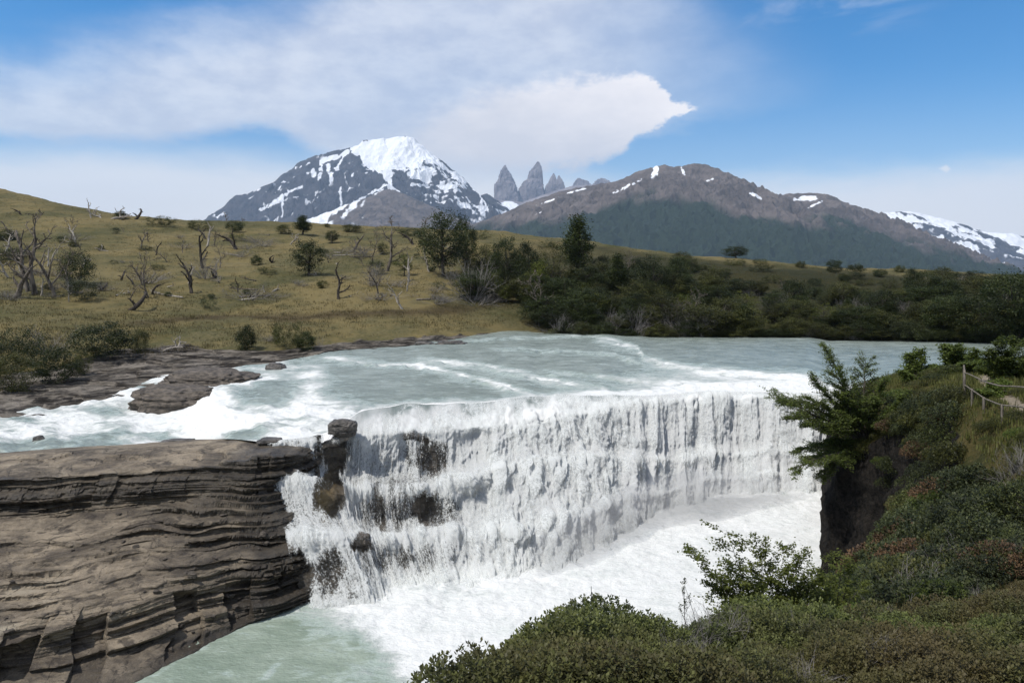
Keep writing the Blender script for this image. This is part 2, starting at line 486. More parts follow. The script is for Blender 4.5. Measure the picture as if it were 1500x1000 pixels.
#@@GROUND
# ------------------------------------------------------------------ far bank and hills
TC = [
 (-500, [(640, 52), (618, 60), (585, 70), (540, 85), (460, 110), (435, 125), (390, 160), (320, 220), (250, 290), (215, 350)]),
 (0,    [(638, 58), (607, 62.6), (565, 76), (520, 90), (470, 105), (442, 120), (400, 150), (350, 200), (300, 260), (268, 320)]),
 (130,  [(615, 64), (588, 68), (555, 80), (515, 95), (470, 108), (443, 122), (405, 150), (360, 195), (325, 240), (299, 310)]),
 (250,  [(565, 77), (546, 82), (530, 89), (508, 98), (470, 112), (444, 126), (405, 155), (365, 200), (335, 250), (317, 300)]),
 (390,  [(552, 79), (534, 86.5), (520, 93), (500, 101), (468, 116), (445, 130), (405, 160), (365, 205), (340, 245), (320, 300)]),
 (500,  [(535, 90), (518, 97), (505, 102), (492, 108), (465, 120), (440, 133), (405, 160), (370, 200), (345, 240), (327, 290)]),
 (620,  [(520, 100), (508, 105), (498, 109), (488, 114), (462, 126), (440, 138), (405, 165), (370, 205), (348, 240), (331, 285)]),
 (750,  [(505, 118), (496, 124), (490, 128), (482, 132), (455, 142), (435, 152), (405, 172), (375, 205), (350, 240), (335, 280)]),
 (860,  [(505, 115), (498, 120), (485, 124), (470, 129), (450, 138), (430, 150), (405, 170), (380, 200), (360, 230), (348, 270)]),
 (1000, [(505, 116), (498, 121), (480, 126), (462, 131), (445, 138), (425, 150), (405, 168), (392, 190), (382, 210), (374, 240)]),
 (1250, [(506, 115), (499, 120), (480, 125), (460, 130), (440, 137), (425, 147), (412, 160), (402, 175), (395, 195), (390, 220)]),
 (1500, [(512, 108), (504, 113), (485, 118), (465, 124), (445, 132), (430, 142), (422, 155), (416, 170), (411, 190), (408, 220)]),
 (2200, [(512, 108), (504, 113), (485, 118), (465, 124), (445, 132), (430, 142), (422, 155), (416, 170), (411, 190), (408, 220)])]
keys = []
for px, L in TC:
    k = [(px, Y, ZY(py, Y)) for py, Y in L]
    zr, yr = k[-1][2], k[-1][1]
    k = [(px, k[0][1] * .8, k[0][2] - 3)] + k
    k += [(px, yr * 1.25, zr - 1), (px, yr * 2, zr - 12), (px, 1500, zr - 22), (px, 6000, 5), (px, 18000, -40)]
    keys.append(k)
pxs = np.linspace(-500, 2200, 1000)
NS = [6, 44, 70, 60, 26, 26, 26, 26, 26, 26, 10, 5, 5, 5, 4]
B, tt = loft(keys, [c[0] for c in TC], pxs, NS, sm_c=16, sm_r=6)
W = PXYZ(B)
T = np.broadcast_to(tt[None], B.shape[:2])
nearm = (1 - sst(400, 900, B[..., 1]))
p2 = V3(W[..., 0], W[..., 1], 0)
dz = fbm(p2 * .03, 4, 3) * 2.2 * sst(3, 6, T) + fbm(p2 * .16, 4, 5) * .7 * sst(2, 4, T) + fbm(p2 * .6, 3, 9) * .16
B[..., 2] += dz * nearm
# layered ledges along the shore
rock = (1 - sst(2.7, 3.3, T + fbm(p2 * .06, 3, 21) * 1.4 - .75 * sst(430, 250, B[..., 0]) - .55 * np.exp(-((B[..., 0] - 610) / 130) ** 2))) * sst(1010, 800, B[..., 0])
zz = B[..., 2] + fbm(p2 * .05, 3, 31) * 1.0
st = .42; q = zz / st; fr = q - np.floor(q)
ter = (np.floor(q) + sst(.80, .97, fr)) * st - zz
B[..., 2] += ter * 1.0 * rock * nearm + ridged(p2 * .35, 3, 8) * .25 * rock * nearm
scrub = sst(680, 900, B[..., 0]) * (1 - sst(8.0, 9.6, T + fbm(p2 * .05, 3, 4) * 1.2)) * sst(1.2, 1.8, T) * .9
earth = np.exp(-((T - 5.15 + fbm(p2 * .04, 3, 61) * .8) / .28) ** 2) * sst(120, 260, B[..., 0]) * sst(800, 650, B[..., 0])
B0 = B.copy()
W = PXYZ(B)
FAR = Fan(pxs, B[..., 1], B[..., 2])
nc, nr = W.shape[:2]
link('terrain', mesh_np('terrain', W, grid_faces(nc, nr), M_TERRAIN, True,
     dict(rock=rock, scrub=scrub, earth=earth)), kind='structure', label='dry golden grass hillside and layered rock shore beyond the river', category='terrain')

# ------------------------------------------------------------------ layered rock shelf on the left
RC = [  # rows front to back: (py, z)
 (-420, [(1080, -1.5), (1060, .1), (1020, .5), (985, 1.4), (930, 2.2), (860, 3.2), (790, 4.2), (730, 5.8), (715, 5.95), (690, 6.0), (680, 3.6)]),
 (-100, [(1045, -1.5), (1020, .1), (985, .8), (960, 1.8), (925, 2.2), (855, 3.1), (772, 4.1), (706, 5.75), (695, 5.9), (676, 6.0), (668, 3.8)]),
 (0,    [(1055, -1.5), (1030, .0), (985, .5), (945, 1.7), (915, 2.0), (850, 2.9), (765, 4.0), (700, 5.8), (690, 5.9), (668, 6.0), (660, 4.0)]),
 (100,  [(1050, -1.5), (1025, .0), (975, .4), (915, 1.7), (890, 2.0), (840, 2.8), (752, 4.1), (694, 5.9), (684, 6.0), (660, 6.1), (652, 4.2)]),
 (200,  [(1020, -1.5), (1000, .0), (955, .3), (885, 1.8), (872, 2.0), (830, 2.6), (742, 4.3), (688, 6.0), (680, 6.1), (655, 6.15), (648, 4.4)]),
 (300,  [(965, -1.5), (945, .0), (915, .4), (880, 1.2), (862, 1.7), (815, 2.7), (722, 4.8), (680, 6.2), (668, 6.3), (646, 6.35), (640, 4.6)]),
 (360,  [(930, -1.5), (915, .0), (890, .6), (865, 1.2), (840, 1.8), (795, 2.8), (708, 5.2), (674, 6.35), (662, 6.45), (643, 6.45), (636, 5.0)]),
 (392,  [(920, -1.5), (905, .0), (885, .6), (855, 1.4), (830, 2.0), (780, 3.2), (700, 5.3), (668, 6.45), (660, 6.55), (644, 6.6), (636, 5.4)]),
 (450,  [(900, -1.5), (888, -.3), (870, .3), (845, 1.0), (820, 1.7), (775, 2.8), (715, 4.3), (668, 6.2), (655, 6.4), (645, 6.4), (636, 5.4)]),
 (475,  [(895, -1.5), (880, -.8), (870, -.3), (845, .4), (820, 1.0), (775, 2.0), (715, 3.4), (668, 5.2), (655, 5.4), (645, 5.4), (636, 5.0)])]
keys = [[(px, YZ(py, z), z) for py, z in L] for px, L in RC]
pxs = np.linspace(-420, 475, 720)
B, tt = loft(keys, [c[0] for c in RC], pxs, [8, 40, 50, 24, 60, 70, 80, 20, 24, 10], sm_c=9, sm_r=2.2)
W = PXYZ(B)
T = np.broadcast_to(tt[None], B.shape[:2])
bulk = sst(0, 1, T) * (1 - sst(8.8, 9.3, T))
W[..., 2] += fbm(V3(W[..., 0], W[..., 1], 0) * .35, 4, 12) * .28 * bulk
# thin beds weather into low steps on the gently sloping part
zb = W[..., 2] + fbm(V3(W[..., 0] * .10, W[..., 1] * .10, 0), 3, 41) * .9 + W[..., 0] * .03
for stp, k in ((.30, .9), (.10, .75)):
    q = zb / stp; fr = q - np.floor(q)
    ter = ((np.floor(q) + sst(.72, .97, fr)) * stp - zb) * k * bulk * sst(2.6, 3.4, T) * (.08 + 1.05 * sst(-.12, .3, fbm(W * .16 * np.array([1, 1.6, 2]), 3, 43)))
    W[..., 2] += ter; zb = zb + ter
N = normals(W)
if np.median(N[..., 2]) < 0: N = -N
# beds of unequal hardness stick out or are worn back
bed = W[..., 2] + fbm(W * .06, 2, 40) * .7 + W[..., 0] * .03
def beds(b, freq, seed, amp):
    v = noise(V3(b * freq, 7.3, W[..., 0] * .05), seed)
    return np.tanh(v * 9) * amp
hor = N.copy(); hor[..., 2] *= .25
disp = beds(bed, 1.1, 2, .26) + beds(bed, 3.1, 5, .17) + beds(bed, 7.5, 6, .075) + beds(bed, 15, 7, .03)
disp *= (.35 + .9 * sst(-.25, .35, fbm(W * .25, 3, 77)))
disp += fbm(W * 1.1, 5, 14) * .16 + fbm(W * 4.5, 3, 16) * .07 + ridged(W * .5, 3, 15) * .1 + ridged(W * 2.6, 3, 18) * .09 * sst(-.1, .3, fbm(W * .3, 3, 19) + sst(250, 400, 750 + F * W[..., 0] / W[..., 1]) * .3)
# joints: blocks broken out of the lowest step
cell = np.floor((W[..., 0] + fbm(W * .4, 2, 90) * .6 + W[..., 1] * .35) / 1.25)
hsh = np.modf(np.abs(np.sin(cell * 12.9898) * 43758.5))[0]
low = sst(1.0, 1.5, T) * (1 - sst(3.2, 4.0, T)) * (1 - sst(1.7, 2.3, W[..., 2]))
disp -= (hsh > .5) * low * .72 * (W[..., 0] < -11.5) * sst(1.05, 1.3, T)
cell2 = np.floor((W[..., 0] * 1.0 + fbm(W * .5, 2, 95) * .5) / .8)
h2 = np.modf(np.abs(np.sin(cell2 * 78.233) * 43758.5))[0]
cl = sst(6.0, 6.3, T) * (1 - sst(6.9, 7.2, T))
disp -= h2 * cl * .4
W = W + hor * (disp * bulk)[..., None]
px_ = 750 + F * W[..., 0] / W[..., 1]
wet = sst(330, 400, px_ + fbm(W * .3, 3, 50) * 70) * .9 * (1 - .25 * sst(5.5, 6.5, T)) \
    + cl * (.75 + .25 * sst(100, 350, px_)) + (1 - sst(.0, .5, W[..., 2])) * .9 + .45 * sst(200, 330, px_ + fbm(W * .4, 3, 51) * 100) * (T < 6.2) \
    + np.exp(-((T - 5.9) / .25) ** 2) * .35 * sst(150, 260, px_)
wet = np.clip(wet + .35 * sst(1.2, .6, T), 0, 1)
link('rock_shelf', mesh_np('rock_shelf', W, grid_faces(*W.shape[:2]), M_ROCK, False,
     dict(wet=wet, ochre=0 * wet)), kind='structure', label='layered brown rock shelf stepping down to the pool', category='rock shelf')
SHELF = (W, T, px_)
#@@WATER
# ------------------------------------------------------------------ the falls
FC = [   # per column: (px, Y, z) from the lip down
 [(388, 44.2, 6.7), (389, 43.9, 6.5), (391, 43.4, 5.2), (396, 41.8, 4.9), (405, 40.6, 3.5), (414, 38.4, 3.0), (426, 37.4, 1.4), (436, 36.6, -.3)],
 [(455, 45.3, 6.8), (456, 44.8, 6.6), (458, 44.2, 5.0), (464, 42.2, 4.7), (480, 41.1, 3.4), (505, 38.9, 2.8), (530, 37.9, 1.2), (546, 37.0, -.3)],
 [(490, 46.9, 6.9), (492, 45.8, 6.6), (490, 45.3, 4.6), (494, 43.2, 4.3), (505, 42.3, 2.9), (520, 39.6, 2.4), (545, 38.6, .9), (560, 37.6, -.3)],
 [(530, 54.2, 7.0), (532, 47.2, 6.5), (528, 46.6, 4.1), (526, 44.0, 3.85), (535, 43.3, 2.4), (541, 40.5, 2.05), (560, 39.5, .6), (575, 38.2, -.3)],
 [(640, 57.3, 7.0), (640, 49.8, 6.4), (638, 48.6, 3.95), (637, 45.8, 3.7), (642, 44.9, 2.1), (647, 41.9, 1.8), (660, 40.7, .5), (670, 39.2, -.3)],
 [(750, 60.2, 7.0), (752, 52.8, 6.35), (755, 50.9, 4.7), (757, 48.6, 3.9), (764, 46.4, 2.5), (769, 43.8, 1.7), (775, 42.2, .6), (780, 40.4, -.3)],
 [(850, 61.3, 7.0), (852, 55.6, 6.5), (856, 53.6, 4.6), (860, 51.9, 3.7), (866, 49.4, 2.3), (870, 47.6, 1.5), (873, 46.0, .6), (876, 44.2, -.3)],
 [(950, 62.1, 7.0), (950, 59.4, 6.75), (952, 56.6, 3.4), (953, 55.2, 2.9), (955, 53.6, 1.5), (956, 52.4, 1.15), (957, 51.4, .6), (958, 50.4, -.3)],
 [(1050, 63.3, 7.0), (1050, 61.6, 6.85), (1050, 59.9, 3.2), (1050, 59.1, 2.6), (1050, 58.0, 1.6), (1050, 57.2, 1.2), (1050, 56.3, .6), (1050, 55.4, -.3)],
 [(1150, 62.9, 7.0), (1150, 61.6, 6.85), (1150, 60.3, 3.2), (1150, 59.6, 2.6), (1150, 58.7, 1.6), (1150, 58.1, 1.2), (1150, 57.3, .6), (1150, 56.5, -.3)],
 [(1260, 62.6, 7.0), (1258, 61.4, 6.85), (1256, 60.3, 3.2), (1256, 59.6, 2.6), (1256, 58.7, 1.6), (1256, 58.1, 1.2), (1256, 57.3, .6), (1256, 56.5, -.3)]]
keys = FC
s = [L[0][0] for L in FC]
ss_ = np.linspace(388, 1260, 1100)
NSF = [26, 80, 22, 80, 30, 60, 50]
B, tt = loft(keys, s, ss_, NSF, sm_c=10, sm_r=2.0)
LIPN = lambda px: (fbm(V3(px * .018, 4.2, 0), 3, 27) * 2.4) * sst(520, 600, px) * sst(1180, 1100, px)
T = np.broadcast_to(tt[None], B.shape[:2])
B[..., 1] += LIPN(B[..., 0]) * (1 - sst(.0, 1.3, T))
B[..., 2] += fbm(V3(B[..., 0] * .02, T * .35, 0), 3, 28) * .75 * sst(1, 2, T) * sst(7, 6.2, T) * sst(520, 640, B[..., 0]) * sst(1000, 860, B[..., 0])
B[..., 1] += fbm(V3(B[..., 0] * .022, T * .5, 5), 3, 29) * 1.3 * sst(.8, 2, T) * sst(7, 6, T) * sst(500, 640, B[..., 0]) * (1 - .6 * sst(860, 1000, B[..., 0]))
W0 = PXYZ(B)
S = np.broadcast_to(ss_[:, None], B.shape[:2])
# metric uv: u across the fall, v down the fall
dl = np.linalg.norm(np.diff(W0, axis=1), axis=-1); Vv = np.concatenate([np.zeros((len(ss_), 1)), np.cumsum(dl, 1)], 1)
du = np.linalg.norm(np.diff(W0[:, 0], axis=0), axis=-1); U1 = np.concatenate([[0], np.cumsum(du)])
Uu = np.broadcast_to(U1[:, None], Vv.shape)
N = normals(W0)
if np.mean(N[..., 1]) > 0: N = -N
fallm = sst(.15, 1.0, T)
pN = V3(Uu * .9, Vv * .10, 0)
big = fbm(pN * .55, 3, 1) ; mids = fbm(pN * 2.2, 3, 2); spray = fbm(V3(Uu * 1.3, Vv * .9, W0[..., 2]), 4, 3) * (1 + 1.2 * sst(650, 740, S) * sst(960, 880, S))
right = sst(780, 950, S)
d = (big * (.40 + .50 * right) + mids * (.10 + .14 * right) + spray * .16) * fallm + fbm(W0 * np.array([.9, .6, .9]), 4, 64) * .34 * sst(.05, .4, T) * sst(1.6, 1.0, T)
# buttresses / heaped curtains on the right-hand part, each leaping outwards lower down
d += (fbm(V3(Uu * 3.4, Vv * .5, 0), 3, 66) * .09 + fbm(V3(Uu * 4.5, Vv * 2.4, 1), 3, 67) * .08) * sst(.8, 1.6, T)
leap = np.maximum(0, ridged(V3(Uu * .33, 3.3, Vv * .05), 2, 60) - .45) * .75 * right * sst(1.2, 2.5, T)
d += leap
for tl, al in ((3.0, .3), (5.0, .26)):
    d += np.exp(-((T - tl) / .4) ** 2) * al * (.4 + 1.5 * np.clip(fbm(V3(Uu * .8, tl, 0), 3, 62) + .4, 0, 1)) * (1 - .6 * right)
W = W0 + N * d[..., None]
W[..., 2] += noise(V3(Uu * .6, 1.5, 0), 7) * .28 * np.exp(-((T - .95) / .8) ** 2)
pxp = 750 + F * W0[..., 0] / W0[..., 1]; pyp = HZ + F * (HC - W0[..., 2]) / W0[..., 1]
cover = .57 + .25 * sst(600, 760, pxp) + .10 * sst(800, 950, pxp) + 0 * pyp
cover = cover + .16 * (np.exp(-((T - 3.05) / .3) ** 2) + np.exp(-((T - 5.0) / .3) ** 2) + np.exp(-((T - .7) / .5) ** 2))
def hole(x, y, rx, ry, k):
    global cover
    w = V3(pxp * .02, pyp * .02, 0)
    r = np.sqrt(((pxp - x) / rx) ** 2 + ((pyp - y) / ry) ** 2) + fbm(w * np.array([2.2, .7, 1]), 4, 44) * 1.1
    cover = cover - k * (1 - sst(.45, 1.25, r))
for h in [(488, 662, 30, 38, .50), (632, 670, 30, 32, .33), (480, 718, 22, 34, .45), (585, 738, 46, 36, .2), (640, 750, 40, 30, .2), (545, 748, 22, 34, .18), (650, 815, 60, 22, .12),
          (497, 735, 18, 22, .3), (525, 798, 18, 13, .45), (470, 838, 40, 30, .26), (440, 850, 22, 40, .14), (560, 815, 50, 22, .16), (425, 668, 40, 24, .12),
          (712, 640, 16, 14, .2), (1005, 700, 40, 30, .08), (760, 740, 50, 40, .06), (610, 640, 28, 8, .35)]:  # rightmost patch: slightly thinned water stands in for shadow on the falls
    hole(*h)
cover += .25 * sst(6.3, 7.0, T) * sst(430, 520, S) + .3 * sst(1.3, .9, T) * sst(520, 560, S)
cover -= .25 * (1 - sst(390, 402, S + fbm(V3(0, Vv * .9, 0), 3, 9) * 14))
lip = .8 * (1 - sst(.05, .55, T + fbm(V3(Uu * .7, 2.2, T * .8), 4, 68) * .9)) * np.clip(sst(-.25, .15, fbm(V3(Uu * .35, 8.8, 0), 3, 69) + .05) + .7 * np.exp(-((S - 620) / 90) ** 2), 0, 1)
lip = lip * (1 - .8 * sst(880, 980, S)) * sst(500, 560, S)
# a second, torn sheet of strands thrown a little further out
d2 = d + .07 + .26 * np.clip(fbm(V3(Uu * 1.1, Vv * .35, 5), 4, 101) + .35, 0, 1) * sst(.8, 1.8, T)
W2 = W0 + N * d2[..., None]
cover2 = cover - .38 - .20 * right - .25 * sst(1.0, .4, T) + fbm(V3(Uu * .6, Vv * .22, 9), 3, 102) * .55
nv = W.shape[0] * W.shape[1]; gf = grid_faces(*W.shape[:2])
uvs = np.stack([Uu, Vv], -1)
link('waterfall', mesh_np('waterfall', np.concatenate([W.reshape(-1, 3), W2.reshape(-1, 3)]), np.concatenate([gf, gf + nv]), M_FALLS, True,
     dict(cover=np.concatenate([cover.ravel(), cover2.ravel()]), lip=np.concatenate([lip.ravel(), 0 * lip.ravel()])), np.concatenate([uvs.reshape(-1, 2), uvs.reshape(-1, 2) + [57.3, 3.1]])),
     kind='structure', label='broad white waterfall dropping over rock steps into the pool', category='waterfall')
# the rock behind the falling water
R = gsm(gsm(W0, 3, 0), 1.5, 1)
R = R - N * (.30 + .25 * ridged(W0 * .8, 3, 5))[..., None] + V3(fbm(W0 * .9, 3, 70) * .15, .12 + 0 * S, -.12 + 0 * S)
R = R[::2, ::2]
ochre = np.exp(-(((pxp - 478) / 17) ** 2 + ((pyp - 722) / 34) ** 2))[::2, ::2] * .9 + np.exp(-(((pxp - 525) / 16) ** 2 + ((pyp - 798) / 12) ** 2))[::2, ::2] * .6
link('falls_rock', mesh_np('falls_rock', R, grid_faces(*R.shape[:2]), M_ROCK, False,
     dict(wet=.95 * (1 - ochre), ochre=ochre)), kind='structure', label='dark wet rock steps behind the falling water', category='rock')

# ------------------------------------------------------------------ river above the falls, and its side channel
RV = [
 (-420, [(740, 4.7), (705, 4.75), (680, 4.8), (662, 4.85), (645, 4.9)]),
 (-150, [(700, 4.75), (672, 4.8), (650, 4.85), (640, 4.9), (628, 4.95)]),
 (0, [(670, 4.85), (650, 4.9), (635, 4.95), (622, 5.0), (606, 5.05)]),
 (150, [(657, 4.95), (635, 5.0), (618, 5.05), (605, 5.15), (586, 5.4)]),
 (240, [(648, 5.0), (630, 5.05), (605, 5.15), (580, 5.65), (549, 6.4)]),
 (272, [(646, 5.05), (632, 5.1), (606, 5.35), (578, 6.15), (545, 6.6)]),
 (300, [(644, 5.5), (630, 5.65), (595, 6.35), (565, 6.6), (541, 6.8)]),
 (335, [(642, 6.3), (620, 6.5), (590, 6.65), (560, 6.8), (539, 6.9)]),
 (388, [(648, 6.7), (620, 6.75), (590, 6.8), (560, 6.9), (534, 7.0)]),
 (455, [(640, 6.8), (615, 6.9), (585, 7.0), (555, 7.1), (522, 7.15)]),
 (490, [(630, 6.9), (605, 6.95), (580, 7.05), (550, 7.12), (517, 7.2)]),
 (530, [(600, 7.0), (590, 7.02), (570, 7.08), (545, 7.15), (510, 7.22)]),
 (640, [(590, 7), (580, 7.03), (560, 7.1), (535, 7.18), (500, 7.25)]),
 (750, [(582, 7.0), (572, 7.03), (555, 7.1), (530, 7.2), (489, 7.3)]),
 (850, [(579, 7.0), (569, 7.03), (552, 7.1), (528, 7.2), (489, 7.3)]),
 (950, [(577, 7.0), (567, 7.03), (550, 7.1), (527, 7.2), (489, 7.3)]),
 (1050, [(574, 7.0), (564, 7.03), (548, 7.1), (526, 7.2), (489, 7.3)]),
 (1150, [(573, 7.0), (562, 7.03), (547, 7.1), (526, 7.2), (489, 7.3)]),
 (1260, [(572, 7.0), (561, 7.03), (547, 7.1), (526, 7.2), (489, 7.3)]),
 (1900, [(572, 7.0), (561, 7.03), (547, 7.1), (526, 7.2), (489, 7.3)])]
keys = [[(px, YZ(py, z), z) for py, z in L] for px, L in RV]
pxs = np.concatenate([np.linspace(-420, 386, 420), np.linspace(388, 1260, 640), np.linspace(1264, 1900, 60)])
B, tt = loft(keys, [c[0] for c in RV], pxs, [60, 100, 100, 140], sm_c=0, sm_r=2)
Bs = gsm(B, 7, 0); m = (pxs > 395) & (pxs < 1900)
w8 = sst(380, 360, pxs)[:, None, None]; w9 = w8 + (1 - w8) * sst(0, .8, tt)[None, :, None]
B = B * (1 - w9) + Bs * w9
W = PXYZ(B); T = np.broadcast_to(tt[None], B.shape[:2])
B[..., 1] += LIPN(B[..., 0]) * (1 - sst(.0, 1.3, T))
px_ = B[..., 0]; py_ = HZ + F * (HC - 7.1) / B[..., 1]
p2 = V3(W[..., 0], W[..., 1], 0)
foam = np.zeros_like(px_)
wob = fbm(p2 * .18, 3, 11) * 6 * np.clip((py_ - 480) / 60, .2, 1.5)
step = np.zeros_like(px_)
def shelfline(L, w, amp, trail, x0, x1):
    """a low rapid: the bed drops along this line and the water whitens below it"""
    global foam, step
    yl = np.interp(px_, [a for a, b in L], [b for a, b in L])
    e = py_ + wob - yl
    ins = sst(x0, x0 + 40, px_) * sst(x1, x1 - 40, px_)
    v = noise(p2 * .35, 19) * .5 + .75
    foam += ins * v * amp * np.where(e < 0, np.exp(-(e / w) ** 2), np.exp(-(e / trail)))
    step += ins * .26 * (1 - sst(-w * 1.2, w * .8, e)) + ins * v * .30 * np.exp(-((e - w * .9) / (w * .8)) ** 2) * sst(-.3, .2, noise(p2 * .8, 20))
shelfline([(480, 527), (615, 539), (674, 551), (741, 566), (790, 581)], 2.5, .85, 5, 450, 800)
shelfline([(600, 530), (699, 539), (733, 547), (800, 556), (901, 577)], 2.5, .85, 7, 590, 920)
shelfline([(860, 503), (900, 508), (934, 518), (943, 530), (980, 540), (1020, 545), (1128, 555), (1200, 560)], 3, .75, 12, 850, 1220)
shelfline([(760, 545), (860, 556), (980, 560), (1100, 566), (1200, 568)], 2.5, .5, 8, 780, 1220)
shelfline([(640, 507), (700, 506), (830, 503), (900, 500)], 1.5, .5, 3, 660, 880)
shelfline([(700, 520), (800, 522), (900, 528), (960, 545)], 1.6, .36, 5, 700, 960)
foam += .55 * sst(1.2, .3, T) * sst(850, 1000, px_)
foam += .5 * sst(.75, .0, T + fbm(p2 * .3, 3, 73) * .5) * sst(500, 560, px_)
foam += .30 * sst(840, 980, px_) * sst(540, 556, py_)
# side rapids on the left
pyl = HZ + F * (HC - B[..., 2]) / B[..., 1]
sideT = T
fl = sst(560, 430, px_ + (T - 1) * 18 + fbm(p2 * .2, 3, 72) * 60)
flow = fbm(V3(px_ * .012, pyl * .05, 0), 4, 71)
flow = flow + .45 * fbm(V3(px_ * .03, pyl * .16, 5), 4, 172)
foam = np.maximum(foam, fl * (.60 + flow * 1.05 + .35 * np.exp(-((px_ - 290) / 40) ** 2)))
calm = np.exp(-(((px_ - 395) / 38) ** 2 + ((pyl - 572) / 13) ** 2)) + np.exp(-(((px_ - 40) / 90) ** 2 + ((pyl - 653) / 9) ** 2)) * 1.1 + .7 * np.exp(-(((px_ - 350) / 40) ** 2 + ((pyl - 634) / 8) ** 2))
foam -= calm * (.7 + fbm(V3(px_ * .02, pyl * .09, 2), 4, 171) * 1.2) * (px_ < 530)
foam += .45 * np.exp(-(((px_ - (455 - (pyl - 560) * .35)) / 22) ** 2)) * sst(528, 545, pyl) * sst(540, 500, px_)
foam += .75 * np.exp(-(((px_ - 495) / 40) ** 2 + ((pyl - 608) / 26) ** 2)) * (px_ < 560) * (.7 + .8 * fbm(p2 * .5, 3, 174))
foam += .5 * np.exp(-(((px_ - 300) / 30) ** 2 + ((pyl - 610) / 30) ** 2))
B[..., 2] += step * sst(.2, 1, T)
chop = fbm(p2 * .45, 4, 13)
white = np.clip(foam, 0, 1)
B[..., 2] += (chop * .09 + ridged(p2 * np.array([.5, .9, 1]), 3, 16) * .12 * (1 - white) + white * fbm(p2 * 1.3, 3, 17) * .16) * sst(0, .4, T) * (1 - .5 * sst(100, 130, B[..., 1]))
lr = fl * (1 - sst(60, 90, B[..., 1]) * .6)
B[..., 2] += lr * (ridged(V3(px_ * .012, pyl * .05, 0), 3, 23) - .6) * .55 * sst(0, .3, T)
W = PXYZ(B)
link('river', mesh_np('river', W, grid_faces(*W.shape[:2]), M_RIVER, True, dict(foam=np.clip(foam, 0, 1.2))),
     kind='structure', label='pale turquoise glacial river with low rapids above the falls', category='river')

# ------------------------------------------------------------------ plunge pool
pxs = np.linspace(-250, 1500, 700); Ys = np.concatenate([np.linspace(10, 36, 160), np.linspace(36.2, 68, 360)])
PX, YY = np.meshgrid(pxs, Ys, indexing='ij')
X = (PX - 750) / F * YY
p2 = V3(X, YY, 0)
py_ = HZ + F * HC / YY
basey = np.interp(PX, [388, 440, 550, 670, 780, 876, 958, 1050, 1150, 1260], [892, 888, 880, 862, 851, 806, 752, 722, 704, 700])
e = py_ - basey                         # how far out from the foot of the falls
lim = np.interp(PX, [430, 520, 600, 700, 800, 900, 1230], [4, 40, 150, 250, 330, 420, 600])
wv = fbm(p2 * .12, 4, 33) * 70 + fbm(p2 * .4, 3, 34) * 25
foam = .92 - .78 * sst(-.50, .45, (e + wv - lim) / 120) + .22 * fbm(p2 * .25, 4, 133) + .15 * fbm(p2 * .8, 3, 134)
foam = foam * sst(405, 470, PX + fbm(p2 * .3, 3, 39) * 40)
foam -= .10 * sst(40, 220, e) * sst(.0, .4, fbm(p2 * .15, 3, 35))
foam = np.clip(foam, .02, 1.1)
edge = sst(.12, .0, np.abs(py_ - np.interp(PX, [100, 210, 300, 340, 440], [1045, 1000, 945, 922, 893])) / 60)
swirl = np.exp(-((PX - 395 + (py_ - 985) * .8) / 8) ** 2) * sst(960, 975, py_) * sst(1003, 990, py_)
foam = np.clip(foam + swirl * .35 + .2 * edge * (PX < 440), 0, 1.1)
boil = np.exp(-np.maximum(e, 0) / 90) * sst(420, 520, PX)
Z = fbm(p2 * .5, 4, 36) * (.06 + .30 * boil) + ridged(p2 * .9, 3, 37) * (.03 + .12 * boil) + np.maximum(0, boil - .35) * .5 * sst(820, 950, PX) + .1 * fbm(p2 * .15, 2, 38)
Z = Z * sst(470, 430, 0 * PX + 440)
W = np.stack([X, YY, Z], -1)
link('pool_water', mesh_np('pool_water', W, grid_faces(*W.shape[:2]), M_POOL, True, dict(foam=foam)),
     kind='structure', label='milky green plunge pool covered in white foam below the falls', category='pool')
